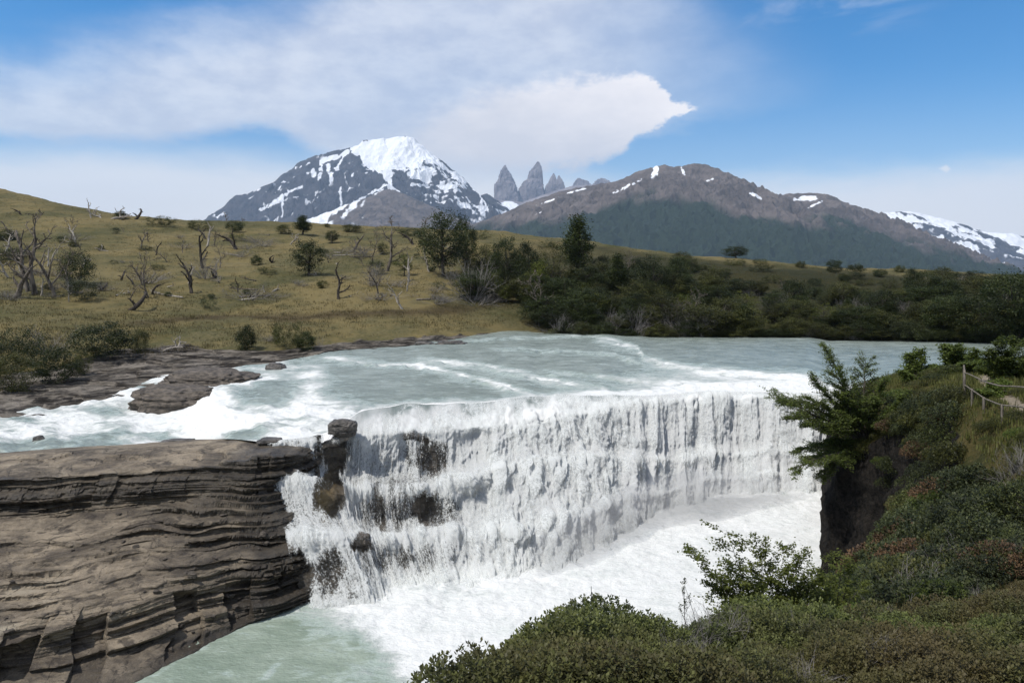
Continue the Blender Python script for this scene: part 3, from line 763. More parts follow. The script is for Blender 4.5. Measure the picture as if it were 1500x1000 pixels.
#@@BLUFF
# ------------------------------------------------------------------ near bluff (under the camera and along the right)
LOW = lambda ys: [(y, -2.0) for y in ys]
H0 = [(.5, 14.4), (3, 13.65)]
BC = [
 (-300, [(.5, 14.4), (1.5, 14), (2.5, 13), (3.5, 11.5), (4.5, 9), (5.5, 6), (7, 0)] + LOW([9, 12, 14, 16, 18, 20, 22])),
 (600, H0 + [(4.5, 13.15), (5.3, 12.8), (6, 12), (7, 9), (8.5, 4)] + LOW([10, 13, 16, 18, 20, 22, 24])),
 (750, H0 + [(5, 13.1), (6, 12.7), (6.8, 11.8), (8, 9), (10, 4)] + LOW([12, 15, 18, 20, 22, 24, 26])),
 (860, H0 + [(5.5, 13.0), (7, 12.6), (8, 11.6), (9.5, 9), (11.5, 4)] + LOW([14, 18, 20, 22, 24, 26, 28])),
 (1000, H0 + [(5.8, 12.95), (7.5, 12.45), (8.5, 11.5), (10.5, 9), (13, 4)] + LOW([16, 20, 24, 26, 30, 34, 38])),
 (1150, H0 + [(6, 12.8), (8.5, 11.95), (10, 11.1), (12.5, 9.2), (16, 4.5)] + LOW([20, 25, 32, 36, 45, 55, 70])),
 (1204, H0 + [(6, 12.8), (9, 11.7), (11, 10.9), (14, 8.8), (19, 4.5)] + LOW([24, 30, 38, 41, 50, 62, 80])),
 (1220, H0 + [(6, 12.8), (9, 11.7), (11.5, 10.9), (15, 8.8), (21, 5), (28, 1), (36, -1), (40.2, -1), (41.3, 5.2), (50, 6.4), (60, 6.0), (66, 4)]),
 (1245, H0 + [(6, 12.8), (9, 11.7), (11.5, 10.95), (15, 9.3), (21, 6.3), (27, 3), (34, .5), (39.5, 0), (40.6, 6.9), (50, 7.9), (60, 7.2), (68, 5)]),
 (1290, H0 + [(6, 12.8), (9.2, 11.6), (11.5, 11.0), (15, 9.7), (19.5, 8.0), (24, 6), (31, 3.5), (37, 2.5), (38.8, 8.0), (48, 9.3), (60, 8.6), (75, 5)]),
 (1340, H0 + [(6, 12.8), (9.5, 11.5), (12, 10.9), (15, 10.1), (19, 9.0), (23, 7.9), (28, 6.8), (33, 7), (35, 9.2), (45, 10.3), (62, 9.0), (95, 5)]),
 (1400, H0 + [(6, 12.8), (10, 11.4), (12, 10.95), (15, 10.4), (18, 9.9), (21, 9.6), (24, 9.6), (27, 10.5), (30, 11.4), (42, 10.9), (65, 9.1), (105, 5)]),
 (1500, H0 + [(6, 12.8), (9.5, 11.7), (11.5, 11.3), (13.5, 11.0), (15.5, 10.85), (17, 10.85), (18.5, 11.1), (20.5, 11.6), (23, 12.0), (36, 11.6), (62, 9.6), (110, 5)]),
 (1700, H0 + [(6, 12.85), (9, 12.0), (11, 11.75), (13, 11.6), (15, 11.5), (16.5, 11.6), (17.5, 11.8), (19, 12.1), (22, 12.4), (36, 11.8), (62, 9.6), (110, 5)]),
 (2300, H0 + [(6, 12.9), (9, 12.4), (11, 12.2), (13, 12.2), (15, 12.2), (16.5, 12.3), (17.5, 12.4), (19, 12.4), (22, 12.4), (36, 11.8), (62, 9.6), (110, 5)])]
keys = [[(px, y, z) for y, z in L] for px, L in BC]
pxs = np.concatenate([np.linspace(-300, 590, 90), np.linspace(600, 1195, 200), np.linspace(1197, 1350, 180), np.linspace(1352, 1560, 140), np.linspace(1570, 2300, 60)])
B, tt = loft(keys, [c[0] for c in BC], pxs, [4, 10, 16, 16, 16, 18, 18, 16, 18, 40, 26, 18, 14], sm_c=3, sm_r=1.5)
W = PXYZ(B); T = np.broadcast_to(tt[None], B.shape[:2])
N = normals(W)
if np.median(N[..., 2]) < 0: N = -N
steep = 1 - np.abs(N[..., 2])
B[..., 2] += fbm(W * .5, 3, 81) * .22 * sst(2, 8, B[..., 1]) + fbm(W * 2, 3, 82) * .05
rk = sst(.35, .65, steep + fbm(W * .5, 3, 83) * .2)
W = PXYZ(B)
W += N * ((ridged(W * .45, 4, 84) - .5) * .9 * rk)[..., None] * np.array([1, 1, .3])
BL = Fan(pxs, B[..., 1], B[..., 2])
pxq = B[..., 0]; pathc = np.interp(B[..., 1], [14, 18, 22, 26, 30, 36, 45], [1640, 1570, 1530, 1490, 1462, 1445, 1438])
path = np.exp(-((pxq - pathc) / (900 / B[..., 1] * .55)) ** 4) * sst(12, 16, B[..., 1]) * sst(48, 40, B[..., 1])
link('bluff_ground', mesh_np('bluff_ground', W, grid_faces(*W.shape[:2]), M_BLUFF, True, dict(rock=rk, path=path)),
     kind='structure', label='dark steep river bluff with grassy top on the right bank', category='bluff')
#@@MOUNTAINS
# ------------------------------------------------------------------ mountains
def mountain(name, label, ridges, x0, x1, y0, y1, nx, ny, slope, mat, wob, gul, snowf, forestf, seed, base=-100, minz=None):
    pxs = np.linspace(x0, x1, nx); Ys = np.linspace(y0, y1, ny)
    PX, YY = np.meshgrid(pxs, Ys, indexing='ij'); X = (PX - 750) / F * YY
    p = V3(X, YY, 0); L = (y1 - y0)
    wx = X + fbm(p / wob, 5, seed) * wob * .28; wy = YY + fbm(p / wob, 5, seed + 9) * wob * .28
    H = np.full(X.shape, -1e9); D = np.full(X.shape, 1e9)
    for rid in ridges:
        sl = slope; far = 1e9
        if isinstance(rid, dict): sl = rid['slope']; rid = rid['pts']; far = 420
        P = np.array([at(a, Y, ZY(b, Y)) for a, b, Y in rid])
        for a, b in zip(P[:-1], P[1:]):
            ab = (b - a)[:2]; q = ((wx - a[0]) * ab[0] + (wy - a[1]) * ab[1]) / (ab @ ab); q = np.clip(q, 0, 1)
            dist = np.hypot(wx - a[0] - q * ab[0], wy - a[1] - q * ab[1])
            h = a[2] + q * (b[2] - a[2]) - sl * dist * (1 - .22 * np.clip(dist / (L * .8), 0, 1)) - np.maximum(0, dist - far) * .9
            m = h > H; H = np.where(m, h, H); D = np.where(m, dist, D)
    amp = np.clip(D / wob, .03, 1)
    H += (ridged(p / (wob * .55), 5, seed + 3) - .62) * gul * amp + fbm(p / (wob * .12), 4, seed + 6) * gul * .10
    ed = sst(0, .12, (YY - y0) / (y1 - y0)) * sst(0, .06, (PX - x0) / (x1 - x0)) * sst(1, .94, (PX - x0) / (x1 - x0))
    H = base + (np.maximum(H, base) - base) * ed
    W = np.stack([X, YY, H], -1)
    N = normals(W); N = N * np.sign(N[..., 2:3] + 1e-9)
    py = HZ - F * (H - HC) / YY
    info = dict(X=X, Y=YY, Z=H, N=N, px=PX, py=py, D=D, p=p)
    at_ = dict(snow=snowf(info), forest=forestf(info))
    return link(name, mesh_np(name, W, grid_faces(nx, ny), mat, False, at_), kind='structure', label=label, category='mountain')

sky1 = [(310, 335, 11500), (319, 314, 11600), (332, 297, 11650), (345, 288, 11700), (370, 283, 11750), (395, 270, 11800), (412, 265, 11900), (417, 257, 11900), (437, 240, 12000), (455, 232, 12000), (480, 224, 12000), (500, 218, 12000), (517, 211, 11950),
        (523, 205, 11950), (545, 204, 12000), (570, 203, 12050), (597, 200, 12000), (606, 203, 12000), (618, 213, 12000), (637, 229, 12000), (647, 233, 12000), (656, 240, 12000), (666, 250, 12000), (676, 262, 12000), (695, 280, 12000), (702, 286, 12000), (718, 284, 12000), (727, 291, 12000), (735, 320, 11900), (745, 330, 11900)]
rid1 = [sky1,
  [(519, 211, 11950), (526, 228, 11750), (537, 252, 11500), (546, 277, 11250), (528, 296, 11000), (505, 318, 10700), (495, 335, 10500)],
  [(600, 203, 12000), (612, 228, 11750), (632, 252, 11450), (645, 275, 11200), (664, 300, 10900), (690, 326, 10600)],
  [(470, 227, 12000), (466, 250, 11700), (447, 278, 11400), (425, 304, 11100), (405, 330, 10800)],
  [(400, 269, 11800), (385, 296, 11500), (360, 326, 11200)],
  [(656, 240, 12000), (676, 275, 11650), (700, 305, 11300), (722, 330, 11000)],
  {'pts': [(560, 203, 12000), (575, 235, 11600), (585, 270, 11200), (600, 300, 10850)], 'slope': .55}]
def strokes(i, L, ox=300, oy=190, k=3.26, wob=1.0, seed=1):
    """snow fields and gullies: strokes (points, half-width, strength) on the flank"""
    px = i['px'] + fbm(i['p'] / 170, 4, seed) * 7 * wob; py = i['py'] + fbm(i['p'] / 170, 4, seed + 5) * 7 * wob
    s = np.full(px.shape, -.5)
    for pts, w, a in L:
        P = [(ox + x / k, oy + y / k) for x, y in pts]; w = w / k
        for (x0, y0), (x1, y1) in zip(P[:-1], P[1:]):
            dx, dy = x1 - x0, y1 - y0
            q = np.clip(((px - x0) * dx + (py - y0) * dy) / (dx * dx + dy * dy + 1e-6), 0, 1)
            d = np.hypot(px - x0 - q * dx, py - y0 - q * dy) / w
            s = np.maximum(s, a - .5 * d ** 2)
    return s
ST1 = [([(740, 90), (960, 60), (1080, 130)], 34, 1.1), ([(800, 130), (900, 150), (1000, 130)], 45, 1.15), ([(900, 110), (960, 80)], 45, 1.2), ([(830, 170), (880, 215)], 22, .9), ([(985, 215), (1060, 230), (1085, 190)], 24, .85), ([(985, 265), (1070, 275)], 12, .7),
  ([(790, 175), (850, 215), (885, 240), (890, 285)], 11, .8), ([(885, 255), (800, 300), (700, 355), (600, 415), (560, 440)], 6, .75), ([(850, 295), (790, 340), (720, 390), (670, 440)], 13, .7), ([(740, 120), (800, 200)], 10, .8),
  ([(1085, 130), (1150, 190), (1220, 235), (1240, 255)], 15, .75), ([(1130, 200), (1180, 250), (1250, 275)], 12, .6), ([(1200, 280), (1250, 320), (1290, 360)], 7, .55), ([(1310, 310), (1335, 350), (1355, 400)], 7, .75),
  ([(900, 280), (980, 330), (1050, 370), (1130, 405), (1160, 430)], 7, .7), ([(940, 300), (1060, 310)], 5, .5), ([(1000, 345), (1080, 350)], 5, .5), ([(1180, 310), (1230, 330)], 8, .5),
  ([(570, 150), (680, 110)], 16, .75), ([(555, 150), (550, 240)], 9, .7), ([(585, 170), (600, 235)], 22, .7), ([(660, 120), (630, 190)], 14, .7), ([(440, 185), (500, 160)], 7, .6),
  ([(260, 385), (340, 340), (400, 300), (465, 275)], 13, .6), ([(370, 310), (365, 380), (372, 425)], 6, .65), ([(330, 350), (480, 310), (540, 295)], 6, .5), ([(645, 285), (655, 350), (645, 370)], 9, .7), ([(675, 225), (685, 260)], 9, .55), ([(560, 340), (520, 380)], 6, .45),
  ([(330, 300), (380, 260)], 5, .5), ([(470, 340), (560, 290), (620, 240), (690, 140)], 4, .42)]
def snow1(i):
    n1 = fbm(i['p'] / 300, 4, 5); n2 = fbm(i['p'] / 80, 3, 6)
    led = noise(V3(i['Z'] / 55 + n1 * 3, i['X'] / 900, 0), 9)
    s = strokes(i, ST1) + n2 * .55 + n1 * .35
    r = sst(540, 600, i['px']) * sst(330, 300, i['py'])
    s = np.maximum(s, -.02 + ridged(i['p'] * np.array([.0045, .0012, 1]), 3, 12) * .35 * sst(1150, 1700, i['Z']) + n2 * .8)
    s = np.maximum(s, .12 + n1 * .9 + n2 * .5 + led * .45 * r + .16 * r)
    return s * .8 + .1
mountain('snowy_mountain', 'massive dark mountain with a broad snow-covered summit dome', rid1, 225, 800, 8800, 13200, 640, 460, .95, M_MT_SNOW, 900, 330, snow1, lambda i: 0 * i['Z'], 10)

mountain('brown_foothill', 'brown scree hill in front of the snowy mountain', [[(470, 335, 9200), (505, 316, 9400), (535, 294, 9600), (563, 278, 9800), (580, 279, 9800), (605, 292, 9700), (640, 312, 9500), (690, 335, 9300)],
    [(570, 277, 9800), (572, 300, 9400), (585, 330, 9000)]], 390, 760, 7600, 10600, 280, 240, .5, M_MT_BROWN, 500, 110,
    lambda i: .18 + fbm(i['p'] * np.array([.006, .0012, 1]), 3, 8) * .9 - (i['px'] - 545) / 130 + .25 * sst(300, 280, i['py']), lambda i: sst(326, 336, i['py']) * .4, 30)

sky2 = [(660, 345, 6900), (700, 326, 7000), (720, 319, 7000), (760, 303, 7000), (800, 288, 7050), (830, 279, 7050), (860, 272, 7100), (890, 267, 7100), (912, 263, 7000), (930, 252, 7000), (950, 245, 7000), (968, 241, 7000), (985, 244, 7000), (1000, 242, 7000), (1015, 239, 7000), (1030, 240, 7000), (1040, 249, 7000), (1050, 261, 7000), (1062, 268, 7000), (1080, 277, 7000), (1100, 283, 7000),
        (1118, 287, 7000), (1140, 286, 7000), (1165, 283, 7000), (1190, 282, 7000), (1210, 284, 7000), (1240, 296, 7000), (1270, 308, 7000), (1300, 323, 6900), (1340, 345, 6800), (1380, 369, 6700), (1420, 389, 6600), (1470, 405, 6500)]
rid2 = [sky2,
  [(968, 241, 7000), (962, 270, 6650), (945, 310, 6250), (920, 360, 5800)],
  [(1025, 240, 7000), (1050, 285, 6550), (1085, 330, 6150), (1130, 385, 5750)],
  [(1195, 282, 7000), (1200, 310, 6700), (1230, 345, 6350), (1280, 390, 6000)],
  [(1110, 285, 7000), (1135, 320, 6600), (1180, 370, 6150)],
  [(880, 268, 7100), (850, 295, 6700), (800, 325, 6300)]]
def snow2(i):
    px, py = i['px'], i['py']
    s = 0 * px - .2
    n = fbm(i['p'] / 130, 4, 15) * .8 + fbm(i['p'] / 45, 3, 16) * .9
    for x, y, sx, sy, sl, k in [(959, 254, 4, 11, -.35, 1.0), (1001, 252, 2.5, 10, .5, .8), (925, 270, 16, 3.5, -.45, .8), (905, 280, 14, 2.5, -.35, .7), (840, 281, 22, 2.2, -.3, .7), (800, 296, 20, 2.2, -.33, .65), (795, 310, 14, 2, -.4, .55), (745, 318, 12, 1.6, -.35, .5),
                            (1042, 263, 9, 2.5, -.4, .7), (1052, 276, 4, 2.5, .2, .6), (1108, 287, 9, 4, .45, .9), (1180, 291, 18, 4.5, -.05, .85), (1195, 299, 14, 2, -.45, .8), (1138, 299, 4, 2, 0, .5), (983, 268, 4, 2, 0, .4)]:
        dx = px - x; dy = py - y - sl * dx if abs(sl) < .46 or sx > sy else py - y
        if sx < sy: dx = px - x - sl * (py - y); dy = py - y
        s = np.maximum(s, k - .5 * (dx / sx / 1.25) ** 2 - .5 * (dy / sy / 1.1) ** 2 + n * .62 - .04)
    return s * .85
def forest2(i):
    lim = np.interp(i['px'], [700, 780, 830, 900, 950, 1000, 1050, 1100, 1180, 1260, 1350, 1450], [335, 326, 318, 298, 283, 286, 300, 318, 318, 325, 352, 380])
    return .5 + (i['py'] - lim) / 30 + fbm(i['p'] / 260, 4, 18) * .8 - .35 * sst(1050, 1150, i['px']) * sst(.0, .3, fbm(i['p'] * np.array([.004, .0015, 1]), 3, 19))
mountain('forested_mountain', 'long brown mountain with dark forested lower slopes and thin snow streaks', rid2, 560, 1620, 4000, 8000, 860, 480, .56, M_MT_BROWN, 420, 175, snow2, forest2, 50)

sky3 = [(1230, 335, 11500), (1270, 318, 11500), (1290, 313, 11500), (1310, 310, 11500), (1330, 309, 11500), (1345, 312, 11500), (1380, 320, 11500), (1420, 331, 11500), (1445, 340, 11500), (1468, 342, 11400), (1485, 342, 11500), (1500, 346, 11500), (1560, 352, 11500), (1640, 350, 11500), (1720, 370, 11500)]
rid3 = [sky3, [(1330, 309, 11500), (1370, 345, 11100), (1420, 375, 10700), (1450, 405, 10300)], [(1440, 338, 11500), (1460, 370, 11000), (1500, 400, 10500)], [(1380, 320, 11500), (1410, 345, 11200), (1440, 362, 10900)], [(1600, 350, 11500), (1600, 390, 10800)]]
mountain('snow_patched_ridge', 'distant snow-patched ridge at the far right beyond the forested mountain', rid3, 1150, 1800, 9000, 12500, 440, 330, .6, M_MT_SNOW, 600, 140,
   lambda i: .62 + fbm(i['p'] / 300, 5, 25) * 1.1 + fbm(i['p'] / 80, 3, 26) * .3 - sst(330, 400, i['py'] - (i['px'] - 1330) * .15) * .75, lambda i: 0 * i['Z'], 70)

# saddle and glacier between, then the three granite spires
mountain('glacier_saddle', 'low rocky saddle with a small snowfield below the granite spires', [[(690, 300, 14500), (712, 288, 14500), (735, 293, 14500), (765, 296, 14500), (800, 284, 14500), (840, 272, 14600), (900, 268, 14600), (960, 280, 14500)]], 680, 980, 13700, 15300, 240, 130, .7, M_MT_SPIRE, 420, 120,
   lambda i: .1 + 1.0 * np.exp(-(((i['px'] - 745) / 14) ** 2 + ((i['py'] - 302) / 7) ** 2)) + fbm(i['p'] / 200, 4, 28) * .25, lambda i: 0 * i['Z'], 90)

def spire(label, outline_l, outline_r, Y, seed, depth):
    """a steep granite tower: its left and right edge as (px, py) from base to top"""
    py0, py1 = outline_l[0][1], outline_l[-1][1]
    rows = np.linspace(py0, py1, 70); na = 56
    l = np.interp(-rows, [-p[1] for p in outline_l], [p[0] for p in outline_l]); r = np.interp(-rows, [-p[1] for p in outline_r], [p[0] for p in outline_r])
    a = np.arange(na) / na * 2 * pi
    ca, sa = np.cos(a), np.sin(a)
    sq = 1 / np.maximum(np.abs(ca), np.abs(sa)) ** .6
    cx = (l + r) / 2; w = (r - l) / 2
    Z = ZY(rows, Y)
    X = ((cx - 750)[:, None] + w[:, None] * ca[None] * sq / 1.0) / F * Y
    YYy = Y + (w[:, None] * sa[None] * sq) / F * Y * depth
    W = np.stack([X, YYy, np.broadcast_to(Z[:, None], X.shape)], -1)
    W[..., :2] += (V3(ridged(W / np.array([70, 70, 420]), 4, seed), ridged(W / np.array([90, 90, 500]), 3, seed + 1), 0)[..., :2] - .62) * 60 * np.clip(w, .6, 10)[:, None, None] / 10
    W[..., 2] += fbm(W / 45, 3, seed + 2) * 60
    f = []
    n = len(rows)
    for i in range(n - 1):
        k = np.arange(na); f.append(np.stack([i * na + k, i * na + (k + 1) % na, (i + 1) * na + (k + 1) % na, (i + 1) * na + k], 1))
    k = np.arange(1, na - 1, 2)
    f.append(np.stack([np.full(len(k), (n - 1) * na), (n - 1) * na + k, (n - 1) * na + k + 1, (n - 1) * na + np.minimum(k + 2, na - 1)], 1)[:-1])
    link('granite_spire', mesh_np('granite_spire', W, np.concatenate(f), M_MT_SPIRE, False, dict(snow=np.zeros(W.shape[:2]), forest=np.zeros(W.shape[:2]))),
         kind='structure', label=label, category='rock spire', group='granite spires')
spire('blunt granite spire, leftmost of the three towers behind the saddle', [(722, 305), (724, 289), (725, 273), (731, 260), (734, 250), (738, 244), (739.5, 242)], [(764, 305), (760, 290), (757, 276), (754, 269), (749, 257), (744, 250), (741, 242)], 16000, 3, 1.3)
spire('tallest pointed granite spire, middle of the three towers', [(756, 305), (759, 280), (766, 268), (773, 263), (776, 252), (782, 244), (787, 238)], [(800, 305), (797, 280), (795.5, 265), (794, 252), (792, 243), (789.5, 238)], 16200, 13, 1.2)
spire('short broken granite spire, rightmost of the three towers', [(794, 300), (799, 274), (804, 267), (807, 260), (810, 255)], [(822, 300), (819, 282), (817, 270), (814, 262), (812, 255)], 16100, 23, 1.2)
spire('small granite tooth against the right side of the broken spire', [(812, 300), (813, 280), (815, 268), (818, 258)], [(831, 300), (828, 278), (825, 267), (820, 258)], 16000, 28, 1.2)
spire('small far granite ridge tooth right of the three towers', [(836, 290), (838, 274), (842, 266), (846, 262)], [(872, 290), (866, 272), (860, 266), (850, 262)], 16800, 33, .6)
spire('low jagged granite tooth furthest right of the towers', [(862, 290), (868, 272), (872, 266), (880, 261)], [(905, 290), (897, 272), (892, 266), (884, 261)], 16850, 37, .6)
#@@HAZE
def box(name, lo, hi, mat):
    v = [(x, y, z) for x in (lo[0], hi[0]) for y in (lo[1], hi[1]) for z in (lo[2], hi[2])]
    f = [(0, 1, 3, 2), (4, 6, 7, 5), (0, 4, 5, 1), (2, 3, 7, 6), (0, 2, 6, 4), (1, 5, 7, 3)]
    return mesh_np(name, v, f, mat, False)
HAZE = 3.5e-5
m, n = material('pale_air')
pv = n.new('ShaderNodeVolumePrincipled'); pv.inputs['Color'].default_value = (.55, .74, 1.0, 1); pv.inputs['Density'].default_value = HAZE
n.out(pv.outputs[0], 'Volume')
if HAZE > 0:
    link('haze', box('haze', (-21500, -60, -60), (25500, 18600, 2560), m), kind='stuff', label='thin pale air that fades the far mountains to blue', category='haze')
m, n = material('fine_spray')
pv = n.new('ShaderNodeVolumePrincipled'); pv.inputs['Color'].default_value = (.97, .97, .97, 1); pv.inputs['Density'].default_value = .15
n.out(pv.outputs[0], 'Volume')
ua = np.linspace(0, 1, 60); va = np.arange(28) / 28 * 2 * pi
cx = np.interp(ua, [0, .3, .6, 1], [770, 860, 960, 1190]); cyy = np.interp(ua, [0, .3, .6, 1], [40.6, 44.3, 50.4, 56.0])
env = np.sin(pi * ua) ** .5 * (1 + .35 * noise(V3(ua * 9, 0, 0), 3))
MV = np.stack([((cx - 750) / F * cyy)[:, None] + 0 * va[None], cyy[:, None] + 2.3 * env[:, None] * np.cos(va)[None], 1.0 + (2.1 * env)[:, None] * np.sin(va)[None] * (1 + .25 * noise(V3(ua[:, None] * 14, va[None], 0), 8))], -1)
mf = [(i * 28 + k, i * 28 + (k + 1) % 28, (i + 1) * 28 + (k + 1) % 28, (i + 1) * 28 + k) for i in range(59) for k in range(28)]
link('spray_mist', mesh_np('spray_mist', MV, mf, m, True), kind='stuff', label='soft white spray hanging along the foot of the falls', category='mist')
#@@PLANTS
# ------------------------------------------------------------------ plants: geometry
def tubes(polys, sides=5):
    V, Fc = [], []; base = 0
    for P, R in polys:
        P = np.asarray(P, float); R = np.asarray(R, float); n = len(P)
        D = np.gradient(P, axis=0); D /= np.linalg.norm(D, axis=1, keepdims=True) + 1e-9
        ref = np.array([0, 0, 1.0]) if abs(D[:, 2]).mean() < .75 else np.array([1.0, 0, 0])
        A = np.cross(D, ref); A /= np.linalg.norm(A, axis=1, keepdims=True) + 1e-9; Bv = np.cross(D, A)
        a = np.arange(sides) / sides * 2 * pi
        ring = P[:, None] + R[:, None, None] * (np.cos(a)[None, :, None] * A[:, None] + np.sin(a)[None, :, None] * Bv[:, None])
        V.append(ring.reshape(-1, 3)); k = np.arange(sides)
        for i in range(n - 1):
            Fc.append(np.stack([base + i * sides + k, base + i * sides + (k + 1) % sides, base + (i + 1) * sides + (k + 1) % sides, base + (i + 1) * sides + k], 1))
        base += n * sides
    return np.concatenate(V), np.concatenate(Fc)

def leaf_quads(rng, C, size, up=.4, aspect=.55, jit=.35):
    """diamond leaves at the points C"""
    n = len(C)
    nn = rng.normal(size=(n, 3)); nn[:, 2] = np.abs(nn[:, 2]) + up * 2; nn /= np.linalg.norm(nn, axis=1, keepdims=True)
    t = rng.normal(size=(n, 3)); t -= nn * (t * nn).sum(1, keepdims=True); t /= np.linalg.norm(t, axis=1, keepdims=True) + 1e-9
    b = np.cross(nn, t)
    s = (size * (1 + rng.uniform(-jit, jit, n)))[:, None]
    V = np.stack([C - t * s * .5, C + b * s * aspect * .5, C + t * s * .5, C - b * s * aspect * .5], 1).reshape(-1, 3)
    return V, np.arange(4 * n).reshape(n, 4)

def rvec(rng, k=1.0):
    v = rng.normal(size=3); return v / np.linalg.norm(v) * k

def grow(rng, p, d, L, r, lev, out, nseg=6, gnarl=.25, up=.05, kids=(4, 4, 3), ratio=.55, ang=.8, start=.3, tip=.15):
    P = [np.array(p, float)]; R = [r]; d = np.array(d, float) / np.linalg.norm(d)
    for i in range(nseg):
        d = d + rvec(rng, gnarl) + np.array([0, 0, up]); d /= np.linalg.norm(d)
        P.append(P[-1] + d * L / nseg); R.append(r * (1 - (1 - tip) * (i + 1) / nseg))
    out.append((np.array(P), np.array(R), lev))
    if lev >= len(kids): return
    for k in range(kids[lev]):
        f = start + (1 - start) * (k + rng.uniform(.2, .9)) / kids[lev]
        i = min(int(f * nseg), nseg - 1); q = P[i] + (P[i + 1] - P[i]) * (f * nseg - i)
        dd = P[i + 1] - P[i]; dd /= np.linalg.norm(dd)
        s = rvec(rng); s -= dd * (s @ dd); s /= np.linalg.norm(s) + 1e-9
        nd = dd * math.cos(ang) + s * math.sin(ang) * rng.uniform(.8, 1.1)
        grow(rng, q, nd, L * ratio * rng.uniform(.65, 1.15) * (1 - .35 * f), np.interp(f, [0, 1], [r, r * tip]) * .7, lev + 1, out, max(3, nseg - 1), gnarl, up, kids, ratio, ang, .2, tip)

def tree_crown(seed, h, w, nclump=60, per=55, leaf=.22, shape='round', low=.12, clump=.30):
    """leaf clumps spread unevenly through the volume of a crown"""
    rng = np.random.RandomState(seed)
    C = []; lob = rng.normal(size=(7, 3)); lob /= np.linalg.norm(lob, axis=1, keepdims=True)
    la = rng.uniform(-.25, .35, 7)
    while len(C) < nclump:
        u = rvec(rng); rad = rng.uniform(.35, 1.0) ** .6
        rad *= 1 + (la * np.maximum(0, (lob @ u)) ** 3).sum()
        zt = (u[2] * rad + 1) / 2
        wx = w * .5 * (1.0 if shape == 'round' else max(.12, 1.12 - zt * .95) if shape == 'cone' else (1.0 if zt < .6 else 1 - (zt - .6)))
        p = np.array([u[0] * rad * wx, u[1] * rad * wx, h * (low + (1 - low) * np.clip(zt, 0, 1.05))])
        C.append(p)
    C = np.array(C)
    sz = min(w, h) * clump * .5
    pts = np.concatenate([c + rng.normal(size=(per, 3)) * sz * np.array([.8, .8, .45]) * rng.uniform(.6, 1.2) for c in C])
    pts[:, 2] = np.maximum(pts[:, 2], .03)
    tint = np.repeat(np.clip(rng.normal(.42, .25, nclump), 0, 1), per) + rng.normal(0, .16, nclump * per)
    V, Fq = leaf_quads(rng, pts, leaf)
    return V, Fq, np.repeat(np.clip(tint, 0, 1), 4), C

def make_tree_meshes(kind, seed, h, w, leafmat, **kw):
    V, Fq, t, C = tree_crown(seed, h, w, **kw)
    crown = mesh_np('crown', V, Fq, leafmat, False, dict(tint=t))
    rng = np.random.RandomState(seed + 500); pol = []
    P = np.array([[0, 0, -.3], [rng.uniform(-.05, .05) * w, 0, h * .25], [rng.uniform(-.1, .1) * w, rng.uniform(-.1, .1) * w, h * .6], [0, 0, h * .9]])
    pol.append((P, np.array([.035, .026, .016, .004]) * h))
    for c in C[::4]:
        z0 = min(c[2] * .6, h * .7); b = np.array([np.interp(z0, P[:, 2], P[:, 0]), np.interp(z0, P[:, 2], P[:, 1]), z0])
        pol.append((np.array([b, (b + c) / 2 + rvec(rng, .05 * w), c]), np.array([.011, .007, .003]) * h))
    tv, tf = tubes(pol, 5)
    return crown, mesh_np('trunk', tv, tf, M_BARK, True)

def dead_mesh(seed, h, mat, kids=(7, 4, 3), gnarl=.22, lean=0, r=.035, broken=False, ratio=.42, ang=.95, up=.04, name='trunk', start=.25):
    rng = np.random.RandomState(seed); out = []
    grow(rng, (0, 0, -.15 * h), (lean, rng.uniform(-.1, .1), 1), h * 1.1, h * r, 0, out, 8, gnarl, up, kids, ratio, ang, start, .45 if broken else .14)
    V, Fq = tubes([(p, np.maximum(q, .004 * h)) for p, q, l in out], 6)
    z = V[:, 2].max(); V *= h / z
    return mesh_np(name, V, Fq, mat, True)

def twig_shrub_mesh(seed, h, w, mat, n=26, kids=(5, 4), name='twiggy_shrub', r=.012):
    rng = np.random.RandomState(seed); out = []
    for k in range(n):
        a = rng.uniform(0, 2 * pi); s = rng.uniform(.1, 1)
        grow(rng, (math.cos(a) * w * .12 * s, math.sin(a) * w * .12 * s, -.05), (math.cos(a) * s * w / h * .9, math.sin(a) * s * w / h * .9, 1), h * rng.uniform(.6, 1.0), h * r, 0, out, 5, .28, .0, kids, .5, .7, .25, .3)
    V, Fq = tubes([(p, q) for p, q, l in out], 3)
    V[:, 2] *= h / V[:, 2].max()
    return mesh_np(name, V, Fq, mat, False)

def bush_mesh(seed, h, w, mat, nclump=40, per=60, leaf=.16, name='shrub', **kw):
    V, Fq, t, C = tree_crown(seed, h, w, nclump, per, leaf, low=.02, **kw)
    return mesh_np(name, V, Fq, mat, False, dict(tint=t))

# ------------------------------------------------------------------ plants: placing
rnd = random.Random(5)
def put_mesh(name, me, loc, s, rz, label, cat, group=None):
    o = bpy.data.objects.new(name, me); COL.objects.link(o)
    o.location = loc; o.rotation_euler = (0, 0, rz); o.scale = (s, s, s) if not isinstance(s, tuple) else s
    o['label'] = label; o['category'] = cat
    if group: o['group'] = group
    return o

def put_tree(name, meshes, loc, s, rz, label, cat, group=None):
    e = bpy.data.objects.new(name, None); COL.objects.link(e); e.empty_display_size = .2
    e.location = loc; e.rotation_euler = (0, 0, rz); e.scale = (s, s, s) if not isinstance(s, tuple) else s
    e['label'] = label; e['category'] = cat
    if group: e['group'] = group
    for part, me in zip(('crown', 'trunk'), meshes):
        c = bpy.data.objects.new(part, me); COL.objects.link(c); c.parent = e
    return e

def base(px, py):
    p = FAR.hit(px, py); return p, p[1] / F        # ground point and metres per photograph unit there

